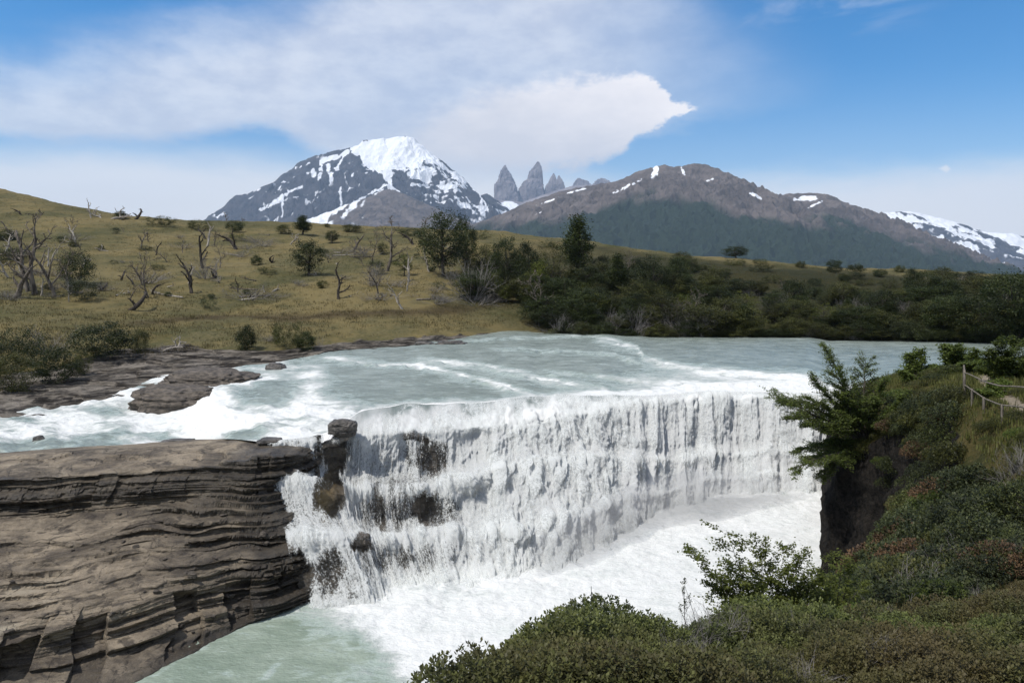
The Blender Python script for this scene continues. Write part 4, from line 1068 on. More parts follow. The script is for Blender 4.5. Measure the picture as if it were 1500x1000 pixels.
# prototypes (built 10 units high, scaled to the size wanted)
TREES = [make_tree_meshes('tree', 100 + i, 10, w, M_LEAF_DARK, nclump=n, per=80, leaf=.33, shape=sh, clump=cl)
         for i, (w, n, sh, cl) in enumerate([(10, 120, 'round', .2), (8, 110, 'dome', .22), (12, 130, 'round', .19), (7, 110, 'cone', .24), (9, 90, 'dome', .2)])]
OLIVES = [make_tree_meshes('tree', 140 + i, 10, w, M_LEAF_OLIVE, nclump=110, per=75, leaf=.34, shape=sh, clump=.2) for i, (w, sh) in enumerate([(12, 'round'), (15, 'dome'), (10, 'dome')])]
BRIGHT = [make_tree_meshes('tree', 160 + i, 10, w, M_LEAF_BRIGHT, nclump=60, per=55, leaf=.40, shape='dome', clump=.22) for i, w in enumerate([9, 12])]
BUSH_D = [bush_mesh(200 + i, 10, w, M_LEAF_DARK, 100, 80, .5, clump=.3) for i, w in enumerate([16, 22, 13])]
BUSH_O = [bush_mesh(210 + i, 10, w, M_LEAF_OLIVE, 100, 80, .5, clump=.3) for i, w in enumerate([16, 24, 13])]
BUSH_G = [bush_mesh(220 + i, 10, w, M_LEAF_GREY, 60, 60, .55, clump=.3) for i, w in enumerate([15, 20])]
TWIG = [twig_shrub_mesh(230 + i, 10, w, M_GREYTWIG, 26, (5, 4), r=.009) for i, w in enumerate([12, 18, 14])]
DEAD = [dead_mesh(300 + i, 10, m, k, g, 0, r, b) for i, (m, k, g, r, b) in enumerate([
    (M_DEAD, (9, 4, 3), .25, .040, False), (M_DEAD, (7, 3), .2, .034, True), (M_CHAR, (5, 3), .28, .05, True), (M_PALE, (6, 3), .35, .045, False), (M_DEAD, (12, 5, 3), .22, .022, False), (M_PALE, (4, 2), .3, .05, True)])]
STUMP = [dead_mesh(320, 10, M_CHAR, (3, 2), .4, .3, .09, True, .5), dead_mesh(321, 10, M_DEAD, (3, 2), .25, .1, .085, True, .4), dead_mesh(322, 10, M_PALE, (4, 2), .5, .5, .07, True, .6)]

# dead trees standing on the left hillside: base px, base py, top py, kind, turn, lean, label
for px, pb, pt, kind, rz, lean, lab in [
 (54, 430, 306, DEAD[0], 0.4, .06, 'tallest weathered dead tree with forked grey limbs at the left of the hillside'),
 (42, 427, 326, DEAD[1], 2.0, -.12, 'leaning dead trunk directly left of the tallest dead tree'),
 (23, 436, 388, STUMP[1], 1.0, .02, 'short broken grey trunk at the left edge of the hillside'),
 (82, 434, 356, DEAD[1], 3.0, .03, 'bare grey dead trunk just right of the tallest dead tree'),
 (103, 420, 358, DEAD[4], .7, .02, 'slender grey dead tree rising out of a green shrub'),
 (133, 319, 290, DEAD[5], .2, -.05, 'small pale snag standing alone on the left skyline'),
 (160, 320, 299, STUMP[2], 1.2, .1, 'small white dead tree with crooked arms on the skyline'),
 (148, 319, 303, STUMP[2], 2.9, -.1, 'low bleached crooked branch left of the white dead tree on the skyline'),
 (196, 321, 304, STUMP[0], .4, -.1, 'dark hooked snag on the skyline right of the white dead tree'),
 (29, 315, 303, STUMP[0], 2.0, .2, 'tiny dark hooked stump near the top of the left hill'),
 (219, 435, 364, DEAD[4], .3, .0, 'thin grey dead tree with a long fallen trunk beside it'),
 (280, 430, 368, DEAD[2], .0, -.22, 'charred black leaning snag in the middle of the left hillside'),
 (299, 392, 334, DEAD[2], 2.4, -.03, 'dark straight snag standing in a grey twiggy thicket'),
 (344, 366, 341, STUMP[0], 1.9, .08, 'dark split stump below the skyline left of the mountain'),
 (187, 453, 423, STUMP[0], .3, .1, 'small black charred stump standing alone in the golden grass'),
 (388, 362, 349, STUMP[2], 2.2, .6, 'pale curved dead branch lying on the upper slope'),
 (404, 384, 369, STUMP[0], 4.0, .5, 'dark leaning stump right of the pale curved branch'),
 (424, 358, 345, STUMP[2], .5, -.5, 'bleached white fallen branch on the slope beneath the snowy mountain'),
 (566, 398, 315, DEAD[0], 3.4, -.05, 'large bare grey dead tree with dark forked limbs under the snowy mountain'),
 (498, 438, 383, DEAD[2], 1.0, .18, 'leaning charred snag on the slope below the fallen log pile'),
 (629, 398, 352, DEAD[5], .2, -.08, 'bleached pale bare trunk in front of the big dark tree'),
 (385, 438, 398, STUMP[2], 1.7, .5, 'grey curved dead trunk among twigs right of the charred snag'),
 (352, 334, 316, DEAD[1], 1.0, .1, 'thin dark snag on the skyline at the foot of the snowy mountain'),
 (333, 326, 308, DEAD[1], 2.0, .0, 'very thin bare snag on the skyline left edge of the mountain'),
 (918, 412, 366, DEAD[4], 1.0, .0, 'grey leafless tree at the upper edge of the far bank thicket'),
 (930, 408, 372, DEAD[1], 2.5, .05, 'second bare grey trunk beside the leafless tree above the thicket'),
 (1022, 476, 420, DEAD[4], .0, .0, 'silver-grey leafless tree low in the thicket near the water'),
 (985, 486, 436, DEAD[4], 2.0, -.05, 'pale dead tree by the water in the middle of the thicket'),
 (1146, 440, 408, DEAD[0], 3.0, .1, 'crooked dark dead tree in the middle of the right bank thicket'),
 (790, 478, 395, DEAD[4], 4.2, .03, 'pale leafless tree at the left end of the thicket near the grass'),
 (1335, 440, 404, DEAD[3], .5, .1, 'pale bent dead tree in the scrub right of the thicket'),
 (1330, 438, 425, STUMP[2], .5, .8, 'bleached arched dead branch in the scrub on the right bank'),
 (590, 452, 404, DEAD[3], 5.2, -.55, 'fallen grey forked tree leaning over the grass below the big dark tree'),
 (238, 512, 490, STUMP[2], .7, .1, 'small pale dead branch on the bank above the rocks'),
 (265, 510, 487, DEAD[5], .7, .1, 'thin white dead stick on the bank above the rocky shore')]:
    p, m = base(px, pb); s = (pb - pt) * m / 10
    e = put_tree('dead_tree' if kind in DEAD else 'dead_stump', [None, kind][:0], p, 1, rz, lab, 'dead tree')
    e.scale = (s, s, s); e.rotation_euler = (0, lean, rz)
    c = bpy.data.objects.new('trunk', kind); COL.objects.link(c); c.parent = e

# fallen logs
def log_mesh(seed, n, L, r, mat, name='fallen_log'):
    rng = np.random.RandomState(seed); pol = []
    P = np.array([[0, 0, r], [L * .35, rng.uniform(-.05, .05) * L, r * 1.3], [L * .7, rng.uniform(-.06, .06) * L, r * 1.8], [L, rng.uniform(-.1, .1) * L, r * 2.4]])
    pol.append((P, np.array([r, r * .85, r * .6, r * .2])))
    for k in range(n):
        f = rng.uniform(.3, .95); b = np.array([np.interp(f, [0, .35, .7, 1], P[:, i]) for i in range(3)])
        d = np.array([rng.uniform(.2, .8), rng.uniform(-.7, .7), rng.uniform(.1, .8)]) * L * .22
        pol.append((np.array([b, b + d * .6, b + d + rvec(rng, L * .03)]), np.array([r * .4, r * .25, r * .08])))
    V, Fq = tubes(pol, 7); return mesh_np(name, V, Fq, mat, True)
for px, py, L, tilt, rz, mat, lab in [
 (268, 437, 8.5, -.10, 2.75, M_PALE, 'long pale fallen trunk lying beside the thin grey dead tree'),
 (488, 375, 7.5, -.02, .05, M_PALE, 'pale fallen log, leftmost in the log pile on the slope'),
 (512, 377, 6.5, .02, .4, M_DEAD, 'grey fallen log with branch stubs in the middle of the log pile'),
 (500, 371, 8.0, .0, 3.0, M_PALE, 'topmost pale fallen log of the log pile on the slope'),
 (350, 436, 5.5, .0, .3, M_DEAD, 'grey fallen branch in the twiggy patch right of the charred snag'),
 (610, 440, 6.0, .0, .2, M_DEAD, 'grey brushwood log on the grass below the bleached trunk'),
 (395, 345, 5.0, .0, 2.6, M_DEAD, 'thin fallen log high on the slope below the skyline')]:
    p, m = base(px, py)
    o = put_mesh('fallen_log', log_mesh(hash((px, py)) % 999, 7, L, .17, mat), p, 1, rz, lab, 'log'); o.rotation_euler = (0, tilt, rz)

# single trees and bushes that can be told apart
for px, pb, pt, pw, kind, lab in [
 (905, 432, 372, 44, TREES[3], 'dark upright tree directly right of the tall conical tree'),
 (955, 440, 378, 56, TREES[0], 'round dark tree rising out of the middle of the thicket'),
 (1045, 440, 392, 52, OLIVES[2], 'olive tree rising above the thicket right of the dark upright tree'),
 (1165, 452, 408, 54, TREES[4], 'dark tree rising above the low scrub of the right bank'),
 (1235, 448, 410, 50, OLIVES[0], 'broad olive tree in the scrub of the right bank'),
 (1290, 470, 424, 58, TREES[1], 'dark tree near the water in front of the right bank scrub'),
 (790, 440, 380, 44, BRIGHT[0], 'yellow-green upright tree left of the tall conical tree'),
 (1000, 468, 430, 46, BRIGHT[0], 'yellow-green bush in the middle of the thicket above the water'),
 (1090, 462, 428, 46, BRIGHT[1], 'pale green bush low in the right half of the thicket'),
 (1205, 478, 446, 50, BRIGHT[1], 'pale green bush by the water in the right bank scrub'),
 (725, 440, 396, 40, BRIGHT[0], 'yellow-green bush behind the silver-grey shrub'),
 (650, 404, 314, 84, TREES[0], 'big dark round tree breaking the skyline under the snowy mountain'),
 (683, 396, 319, 46, TREES[1], 'dark tree growing into the right side of the big round tree'),
 (846, 408, 317, 62, TREES[3], 'tall dark conical tree breaking the skyline below the granite spires'),
 (452, 403, 349, 62, TREES[4], 'dark green bushy tree alone on the left slope'),
 (443, 344, 316, 34, TREES[3], 'small dark conical tree on the skyline below the snowy mountain'),
 (487, 356, 338, 24, TREES[0], 'small dark round bush just right of the skyline conical tree'),
 (740, 424, 344, 62, TREES[2], 'dark spreading tree at the left end of the thicket'),
 (775, 432, 352, 58, TREES[1], 'dark olive tree left of the tall conical tree'),
 (713, 412, 356, 50, OLIVES[0], 'olive tree just right of the big round tree'),
 (807, 430, 360, 60, OLIVES[1], 'olive tree touching the left side of the conical tree'),
 (992, 430, 376, 54, TREES[1], 'dark upright tree standing above the thicket on the right bank'),
 (1078, 378, 360, 50, TREES[2], 'dark low tree alone on the ridge below the forested mountain'),
 (592, 404, 372, 36, BRIGHT[0], 'green bush left of the bleached bare trunk'),
 (853, 450, 412, 40, BRIGHT[0], 'yellow-green young tree below the tall conical tree'),
 (880, 470, 432, 44, BRIGHT[1], 'yellow-green bush low in the thicket right of the conical tree'),
 (935, 474, 440, 40, BRIGHT[1], 'yellow-green bush beside the water in the thicket'),
 (742, 444, 418, 30, BRIGHT[0], 'small yellow-green bush at the left end of the thicket'),
 (1340, 430, 392, 40, TREES[1], 'dark tree at the edge of the right bank scrub'),
 (1430, 500, 428, 100, TREES[2], 'large dark tree by the water near the right edge'),
 (1385, 496, 436, 70, TREES[0], 'dark round tree left of the large tree on the right bank'),
 (1480, 498, 404, 96, TREES[0], 'tall dark tree at the far right edge of the bank'),
 (1535, 500, 400, 110, TREES[2], 'dark tree cut off by the right frame edge')]:
    p, m = base(px, pb); hh = (pb - pt) * m; s = hh / 10
    V = kind[0]; w0 = max(abs(v.co.x) for v in V.vertices) * 1.7
    put_tree('tree', kind, p, (pw * m / w0, pw * m / w0, s), rnd.uniform(0, 6), lab, 'tree')

TH = 'trees of the thicket on the far bank'
TL = {'d': 'dark green tree packed in the thicket on the far bank', 'o': 'olive brown bushy tree packed in the thicket on the far bank', 't': 'grey leafless shrub among the trees of the far bank thicket',
      'g': 'grey-green shrub among the trees of the far bank thicket'}
def thicket(px, py, hpx, wpx, c):
    p, m = base(px, py); h = hpx * m; w = wpx * m; rz = rnd.uniform(0, 6.28)
    if c == 'd': k = rnd.choice(TREES); put_tree('tree', k, p, (w / 9, w / 9, h / 10), rz, TL[c], 'tree', TH)
    elif c == 'o': k = rnd.choice(OLIVES); put_tree('tree', k, p, (w / 11, w / 11, h / 10), rz, TL[c], 'tree', 'olive trees of the thicket on the far bank')
    elif c == 't': put_mesh('twiggy_shrub', rnd.choice(TWIG), p, (w / 14, w / 14, h / 10), rz, TL[c], 'shrub', 'leafless shrubs of the thicket on the far bank')
    else: put_mesh('shrub', rnd.choice(BUSH_G), p, (w / 17, w / 17, h / 10), rz, TL[c], 'shrub', 'grey-green shrubs of the thicket on the far bank')
top = lambda px: np.interp(px, [690, 760, 850, 900, 1000, 1100, 1250, 1400, 1600], [398, 392, 400, 398, 396, 394, 404, 418, 424])
low = lambda px: np.interp(px, [690, 740, 790, 830, 1600], [440, 452, 476, 493, 497])
n = 0
while n < 270:
    px = rnd.uniform(690, 1540); f = rnd.random(); py = top(px) + (low(px) - top(px)) * f ** .8
    if px > 1010 and py < 425 and rnd.random() < .6: continue
    n += 1
    c = rnd.choices('dotg', [5, 5, 1.5, 1.2])[0]
    hp = rnd.uniform(22, 44) * np.interp(py, [395, 440, 496], [.62, .9, 1.15]) * np.interp(px, [700, 1000, 1150, 1320, 1400], [1.1, 1.1, .75, .75, 1.2])
    thicket(px, py, hp, hp * rnd.uniform(.9, 1.6), c)
for px in range(815, 1480, 15):        # the fringe along the water
    thicket(px + rnd.uniform(-6, 6), 497 + np.interp(px, [800, 1300, 1480], [0, 1, 6]), rnd.uniform(15, 30), rnd.uniform(24, 42), rnd.choices('dotg', [4, 4, 2, 1])[0])
# grey leafless shrubs that stand out
for px, pb, pt, pw, lab in [
 (692, 440, 364, 70, 'large silver-grey leafless shrub in front of the dark trees'),
 (300, 408, 358, 46, 'grey twiggy thicket around the dark straight snag'),
 (215, 415, 388, 80, 'low grey twiggy shrub behind the thin dead tree'),
 (70, 516, 462, 64, 'grey twiggy shrub between green bushes on the left bank'),
 (362, 440, 408, 70, 'grey twiggy patch right of the charred snag'),
 (548, 418, 374, 34, 'grey leafless shrub beside the large bare dead tree'),
 (110, 430, 398, 60, 'grey brushwood at the foot of the dead trunks'),
 (556, 440, 424, 60, 'low grey brushwood below the leaning charred snag'),
 (640, 446, 424, 70, 'low grey brushwood at the edge of the golden grass'),
 (700, 448, 420, 60, 'grey brushwood under the silver-grey shrub'),
 (392, 500, 484, 26, 'small grey shrub between the dark bushes on the bank'),
 (467, 512, 484, 16, 'narrow grey shrub at the edge of the river rocks'),
 (245, 516, 498, 50, 'low grey brushwood on the bank above the rocks'),
 (820, 496, 450, 60, 'grey leafless shrub where the golden grass meets the thicket'),
 (900, 492, 448, 50, 'grey leafless shrub near the water below the yellow-green bush')]:
    p, m = base(px, pb)
    put_mesh('twiggy_shrub', rnd.choice(TWIG), p, (pw * m / 13, pw * m / 13, (pb - pt) * m / 10), rnd.uniform(0, 6), lab, 'shrub')
# green bushes on the left bank and hillside
for px, pb, pt, pw, kind, lab in [
 (148, 522, 474, 104, BUSH_D[0], 'large dark green bush on the left bank above the rocks'),
 (205, 516, 482, 40, BUSH_O[0], 'olive bush at the right end of the large dark bush'),
 (20, 540, 484, 90, BUSH_D[1], 'dark green bush at the left edge above the shore'),
 (80, 560, 508, 80, BUSH_D[0], 'dark green bush closest to the shore rocks'),
 (15, 572, 515, 70, BUSH_O[0], 'olive green bush low at the left edge by the rocks'),
 (120, 548, 515, 40, BUSH_O[2], 'olive bush between the dark bushes near the shore'),
 (362, 512, 476, 40, BUSH_D[2], 'dark bush left of the small grey shrub on the bank'),
 (418, 508, 470, 62, BUSH_O[1], 'wide olive bush above the river rocks'),
 (448, 512, 486, 36, BUSH_D[2], 'small dark bush right of the wide olive bush'),
 (110, 416, 368, 60, BUSH_D[0], 'green bush behind the slender grey dead tree'),
 (10, 384, 362, 60, BUSH_D[1], 'dark low bush at the left edge of the hillside'),
 (10, 352, 336, 36, BUSH_D[2], 'small dark bush high at the left edge of the hill'),
 (122, 440, 408, 50, BUSH_G[0], 'grey-green bush at the foot of the bare trunks'),
 (375, 388, 374, 22, BUSH_D[2], 'small green bush in mid slope left of the bushy tree'),
 (552, 402, 380, 30, BUSH_G[0], 'grey-green bush left of the large bare dead tree'),
 (305, 452, 434, 30, BUSH_G[1], 'low grey-green bush below the charred snag'),
 (235, 331, 316, 50, BUSH_O[1], 'low olive bush under the skyline left of the mountain'),
 (290, 336, 322, 44, BUSH_O[1], 'low olive bush on the skyline near the mountain foot'),
 (345, 340, 324, 34, BUSH_D[0], 'dark bush on the skyline at the mountain foot'),
 (415, 342, 328, 30, BUSH_O[0], 'olive bush on the skyline left of the small conical tree'),
 (515, 340, 328, 40, BUSH_O[0], 'olive bush on the skyline right of the small conical tree'),
 (178, 320, 309, 24, BUSH_D[2], 'dark bush beside the white skyline dead tree'),
 (700, 350, 336, 40, BUSH_O[1], 'olive bush behind the dark trees on the ridge'),
 (600, 345, 334, 40, BUSH_D[1], 'dark bush on the ridge left of the big round tree'),
 (560, 372, 356, 26, BUSH_O[2], 'olive bush behind the large bare dead tree')]:
    p, m = base(px, pb); w0 = max(abs(v.co.x) for v in kind.vertices) * 1.8
    put_mesh('shrub', kind, p, (pw * m / w0, pw * m / w0, (pb - pt) * m / 10), rnd.uniform(0, 6), lab, 'shrub')
for i in range(64):
    px = rnd.uniform(-40, 1000); py = rnd.uniform(322, 470)
    if px > 660 and py > 385: continue
    if 440 < py and px < 700: continue
    if py < np.interp(px, [0, 130, 320, 700, 1000], [275, 305, 326, 338, 380]): continue
    p, m = base(px, py); hp = rnd.uniform(5, 11)
    put_mesh('shrub', rnd.choice(BUSH_O + BUSH_D[:1] + BUSH_G), p, (hp * 1.6 * m / 16, hp * 1.6 * m / 16, hp * m / 10), rnd.uniform(0, 6), 'small low bush dotted on the golden grass hillside', 'shrub', 'small bushes dotted over the hillside')
for i in range(38):
    px = rnd.uniform(1000, 1520); py = rnd.uniform(384, 425)
    if py < np.interp(px, [1000, 1250, 1500], [378, 392, 410]): continue
    p, m = base(px, py); hp = rnd.uniform(6, 12)
    put_mesh('shrub', rnd.choice(BUSH_O + BUSH_D[:1]), p, (hp * 2.0 * m / 16, hp * 2.0 * m / 16, hp * m / 10), rnd.uniform(0, 6), 'low olive bush on the ridge above the right bank thicket', 'shrub', 'low bushes on the ridge above the thicket')

for i in range(46):
    px = rnd.uniform(-20, 700); py = rnd.uniform(345, 446); p, m = base(px, py); hp = rnd.uniform(7, 17)
    if fbm(np.array([[p[0] * .03, p[1] * .03, 0]]), 2, 55)[0] < -.12: continue
    put_mesh('twiggy_shrub', rnd.choice(TWIG), p, (hp * 2.6 * m / 13, hp * 2.6 * m / 13, hp * m / 10), rnd.uniform(0, 6), 'low patch of grey brushwood on the golden hillside', 'shrub', 'patches of grey brushwood on the hillside')
for i in range(26):
    px = rnd.uniform(0, 690); py = rnd.uniform(335, 440); p, m = base(px, py); hp = rnd.uniform(10, 26)
    e = put_tree('dead_stump', [], p, 1, 0, 'small weathered dead stump on the golden hillside', 'dead tree', 'small dead stumps scattered over the hillside')
    e.scale = (hp * m / 10,) * 3; e.rotation_euler = (0, rnd.uniform(-.4, .4), rnd.uniform(0, 6)); c = bpy.data.objects.new('trunk', rnd.choice(STUMP + DEAD[1:3])); COL.objects.link(c); c.parent = e
for i in range(14):
    px = rnd.uniform(60, 680); py = rnd.uniform(350, 444); p, m = base(px, py)
    o = put_mesh('fallen_log', log_mesh(700 + i % 5, 6, rnd.uniform(3, 6), .13, rnd.choice([M_PALE, M_DEAD])), p, 1, 0, 'small grey fallen branch on the golden hillside', 'log', 'small fallen branches on the hillside'); o.rotation_euler = (0, rnd.uniform(-.08, .02), rnd.uniform(0, 6))
for i in range(30):
    px = rnd.choice([rnd.uniform(0, 340), rnd.uniform(0, 340), rnd.uniform(440, 700)]); py = rnd.uniform(352, 442); p, m = base(px, py); hp = rnd.uniform(18, 46)
    e = put_tree('dead_tree', [], p, 1, 0, 'slim pale dead tree standing on the hillside', 'dead tree', 'slim pale dead trees on the hillside')
    e.scale = (hp * m / 10,) * 3; e.rotation_euler = (0, rnd.uniform(-.25, .25), rnd.uniform(0, 6)); c = bpy.data.objects.new('trunk', rnd.choice([DEAD[1], DEAD[4], DEAD[5], DEAD[3]])); COL.objects.link(c); c.parent = e
# grass: uncountable tussocks over the hillside
def blades(rng, C, h, w, lean=.5):
    n = len(C); a = rng.uniform(0, 2 * pi, n); l = rng.uniform(0, lean, n) * h
    d = np.stack([np.cos(a), np.sin(a), 0 * a], 1); sd = np.stack([-np.sin(a), np.cos(a), 0 * a], 1)
    tip = C + d * l[:, None] + np.array([0, 0, 1]) * h[:, None]
    mid = C + d * l[:, None] * .35 + np.array([0, 0, .6]) * h[:, None]
    V = np.stack([C - sd * w[:, None], C + sd * w[:, None], mid + sd * w[:, None] * .7, tip, mid - sd * w[:, None] * .7], 1)
    return V.reshape(-1, 3), np.concatenate([np.stack([np.arange(n) * 5 + k for k in q], 1) for q in ((0, 1, 2, 4),)]), np.stack([np.arange(n) * 5 + k for k in (4, 2, 3)], 1)
def grass_field(name, pts, h0, w0, mat, seed, per=7, rad=.25, **props):
    rng = np.random.RandomState(seed)
    C = np.repeat(pts, per, 0); r = rng.normal(size=(len(C), 2)) * rad; C = C.copy(); C[:, :2] += r
    hs = h0 * rng.uniform(.5, 1.3, len(C))
    V, Q, T3 = blades(rng, C, hs, np.full(len(C), w0), .7)
    faces = np.concatenate([Q, np.concatenate([T3, T3[:, :1] * 0 + T3[:, 2:3]], 1)]) if False else Q
    n = len(C); V = V.reshape(n, 5, 3)[:, [0, 1, 2, 4]].copy(); V[:, 2] = V[:, 2] * .3 + (V[:, 2] + V[:, 3]) * .35; 
    tip = C + (V[:, 2] - C) * 1.5
    V[:, 2] = tip + (V[:, 1] - C) * .15; V[:, 3] = tip - (V[:, 1] - C) * .15
    t = np.repeat(np.clip(np.repeat(rng.normal(.5, .25, len(pts)), per) + rng.normal(0, .15, n), 0, 1), 4)
    return link(name, mesh_np(name, V, np.arange(4 * n).reshape(n, 4), mat, False, dict(tint=t)), kind='stuff', **props)
rng = np.random.RandomState(9); pts = []
while len(pts) < 15000:
    px = rng.uniform(-80, 1520); py = rng.uniform(270, 520)
    ok = py > np.interp(px, [0, 130, 320, 700, 1000, 1250, 1500], [270, 300, 320, 335, 376, 392, 409]) and py < np.interp(px, [0, 250, 500, 700, 800, 1000, 1500], [560, 515, 495, 484, 450, 420, 425])
    if not ok: continue
    p = FAR.hit(px, py)
    pts.append(p)
pts = np.array(pts); pts = pts[fbm(pts * .05, 3, 3) + rng.normal(0, .12, len(pts)) > -.08]
grass_field('hillside_grass', pts, .34, .04, M_GRASS, 3, 7, .45, label='dry golden tussock grass on the hillside', category='grass')
#@@NEAR
# ------------------------------------------------------------------ boulders in the river
def boulder(name, loc, size, seed, mat, label, flat=1.0, lay=.0):
    import bmesh
    bm = bmesh.new(); bmesh.ops.create_icosphere(bm, subdivisions=5, radius=1)
    P = np.array([v.co[:] for v in bm.verts]); fc = np.array([[v.index for v in f.verts] for f in bm.faces]); bm.free()
    sq = np.sign(P) * np.abs(P) ** .62; sq /= np.maximum(np.linalg.norm(sq, axis=1, keepdims=True), 1e-9) ** .45
    P = sq * (1 + fbm(P * 1.3, 4, seed)[:, None] * .35 + ridged(P * 2.5, 3, seed + 4)[:, None] * .10)
    P *= np.array(size)
    if lay:
        q = P[:, 2] / lay; P[:, :2] *= (1 + .035 * np.tanh(4 * noise(V3(q, seed, 0), seed)))[:, None]
    o = link(name, mesh_np(name, P + 0, fc, mat, False), label=label, category='boulder'); o.location = loc
    return o
boulder('boulder', at(503, 46.6, 7.12), (.86, .7, .52), 3, M_BOULDER, 'round black wet boulder sitting on the lip of the waterfall')
boulder('boulder', at(395, 44.6, 6.7), (.7, .5, .2), 12, M_BOULDER, 'small dark slab at the left edge of the left cascade')
boulder('boulder', at(525, 40.3, 2.15), (.62, .5, .42), 15, M_OUTCROP, 'small brown rock standing in the falling water')
boulder('boulder', at(660, 106.5, 7.35), (2.4, 1.6, .9), 21, M_BOULDER, 'wide dark boulder at the far shore beside a small chute')
boulder('boulder', at(621, 106, 7.45), (1.4, 1.0, .7), 22, M_BOULDER, 'smaller dark boulder left of the small chute at the far shore')
boulder('boulder', at(404, 80.5, 6.95), (1.0, .8, .75), 25, M_BOULDER, 'small black rock in the rapids at the left end of the river')
boulder('outcrop', at(258, 66.5, 5.3), (3.8, 3.2, 1.75), 31, M_OUTCROP, 'low dark rock outcrop splitting the left rapids', lay=.3)
boulder('outcrop', at(305, 73.0, 6.2), (4.2, 3.6, 1.6), 33, M_OUTCROP, 'long dark rock ledge behind the outcrop in the left rapids', lay=.3)
boulder('boulder', at(57, 53.5, 4.95), (.35, .3, .28), 36, M_BOULDER, 'tiny dark stone in the white channel at the left')
boulder('boulder', at(262, 51.5, 5.1), (1.2, .6, .3), 37, M_BOULDER, 'low dark stone in the foam below the left rapids')

SW, ST, SP = SHELF; rr = np.random.RandomState(4); k = 0
BLK = []
for q in range(5):
    bq = rr.normal(size=(14, 3)); bq /= np.linalg.norm(bq, axis=1, keepdims=True)
    import bmesh
    bm = bmesh.new(); [bm.verts.new(np.sign(v) * np.abs(v) ** .5 * np.array([1, .8, .55])) for v in bq]; bmesh.ops.convex_hull(bm, input=bm.verts[:])
    me = bpy.data.meshes.new('fallen_block'); bm.to_mesh(me); bm.free(); me.materials.append(M_OUTCROP); BLK.append(me)
while k < 70:
    i, j = rr.randint(SW.shape[0]), rr.randint(SW.shape[1])
    if not (-20 < SP[i, j] < 440) or not (1.3 < ST[i, j] < 6.0) or SW[i, j, 2] < .1: continue
    if rr.random() > (.25 + .75 * (SP[i, j] > 240)): continue
    k += 1; s_ = rr.uniform(.06, .2) * (1.5 if rr.random() < .15 else 1)
    put_mesh('fallen_block', BLK[k % 5], SW[i, j] + [0, 0, s_ * .15], s_, rr.uniform(0, 6), 'small angular grey stone lying loose on the layered rock shelf', 'stone', 'loose stones lying on the rock shelf')
# ------------------------------------------------------------------ beech trees hand-shaped on the bluff
def hand_tree(name, root, tips, Yj, rad, leaf, nleaf, twig, seed, matl, label, up=.25, flat=.35, cat='tree', sub=True, dens=1.0, curve=None):
    rng = np.random.RandomState(seed); pol = []; LP = []
    root = np.array(root, float); m = root[1] / F
    for tx, ty in tips:
        Y = root[1] + rng.uniform(-Yj, Yj); tip = at(tx, Y, ZY(ty, Y)); d = tip - root; L = np.linalg.norm(d)
        mid = root + d * .45 + np.array([0, 0, 1]) * L * up * rng.uniform(.2, 1) + rvec(rng, L * .06)
        t = np.linspace(0, 1, 11)[:, None]
        P = (1 - t) ** 2 * root + 2 * t * (1 - t) * mid + t ** 2 * tip + np.cumsum(rng.normal(size=(11, 3)), 0) * L * .010
        pol.append((P, np.linspace(rad, rad * .12, 11) * (.6 + .4 * L / 5 if L > 3 else .8)))
        nt = int(26 * dens)
        for k in range(nt):
            f = .22 + .78 * (k + rng.random()) / nt; i = min(int(f * 10), 9); q = P[i] + (P[i + 1] - P[i]) * (f * 10 - i)
            D = P[i + 1] - P[i]; D /= np.linalg.norm(D)
            sd = np.cross(D, [0, 0, 1.0]); sd /= np.linalg.norm(sd) + 1e-9; sd *= (1 if k % 2 else -1)
            tw = D * .75 + sd * rng.uniform(.4, 1.0) + np.array([0, 0, rng.normal(.02, flat)]); tw /= np.linalg.norm(tw)
            tl = twig * L * (1.15 - .75 * f) * rng.uniform(.6, 1.2) + twig * L * .12
            Q = np.stack([q, q + tw * tl * .5 + rvec(rng, tl * .06), q + tw * tl + np.array([0, 0, -.06 * tl])])
            pol.append((Q, np.array([rad * .16, rad * .1, rad * .04])))
            for j in range(5 if sub else 0):
                g = rng.uniform(.2, 1); a = Q[0] + (Q[2] - Q[0]) * g
                td = tw * .6 + np.cross(tw, [0, 0, 1]) * rng.choice([-1, 1]) * rng.uniform(.4, .9) + np.array([0, 0, rng.normal(0, .15)])
                e = a + td * tl * .38; pol.append((np.stack([a, (a + e) / 2, e]), np.array([rad * .06, rad * .045, rad * .025])))
                u = rng.random(nleaf)[:, None]; LP.append(a + (e - a) * u + rng.normal(size=(nleaf, 3)) * leaf * .9 * np.array([1, 1, .5]))
            u = rng.random(nleaf)[:, None]; LP.append(Q[0] + (Q[2] - Q[0]) * u + rng.normal(size=(nleaf, 3)) * leaf * .6 * np.array([1, 1, .5]))
    LP = np.concatenate(LP); n = len(LP) // nleaf
    V, Fq = leaf_quads(rng, LP, leaf, up=.55, aspect=.62)
    t = np.repeat(np.clip(np.repeat(rng.normal(.5, .2, n), nleaf) + rng.normal(0, .18, len(LP)), 0, 1), 4)
    e = link(name, None, label=label, category=cat); e.location = root
    link('crown', mesh_np('crown', V - np.tile(root, (len(V), 1)), Fq, matl, False, dict(tint=t)), e)
    tv, tf = tubes(pol, 5); link('trunk', mesh_np('trunk', tv - root, tf, M_BARK, True), e)
    return e
zb = BL.z(at(1268, 40.6, 0)[0], 40.6)
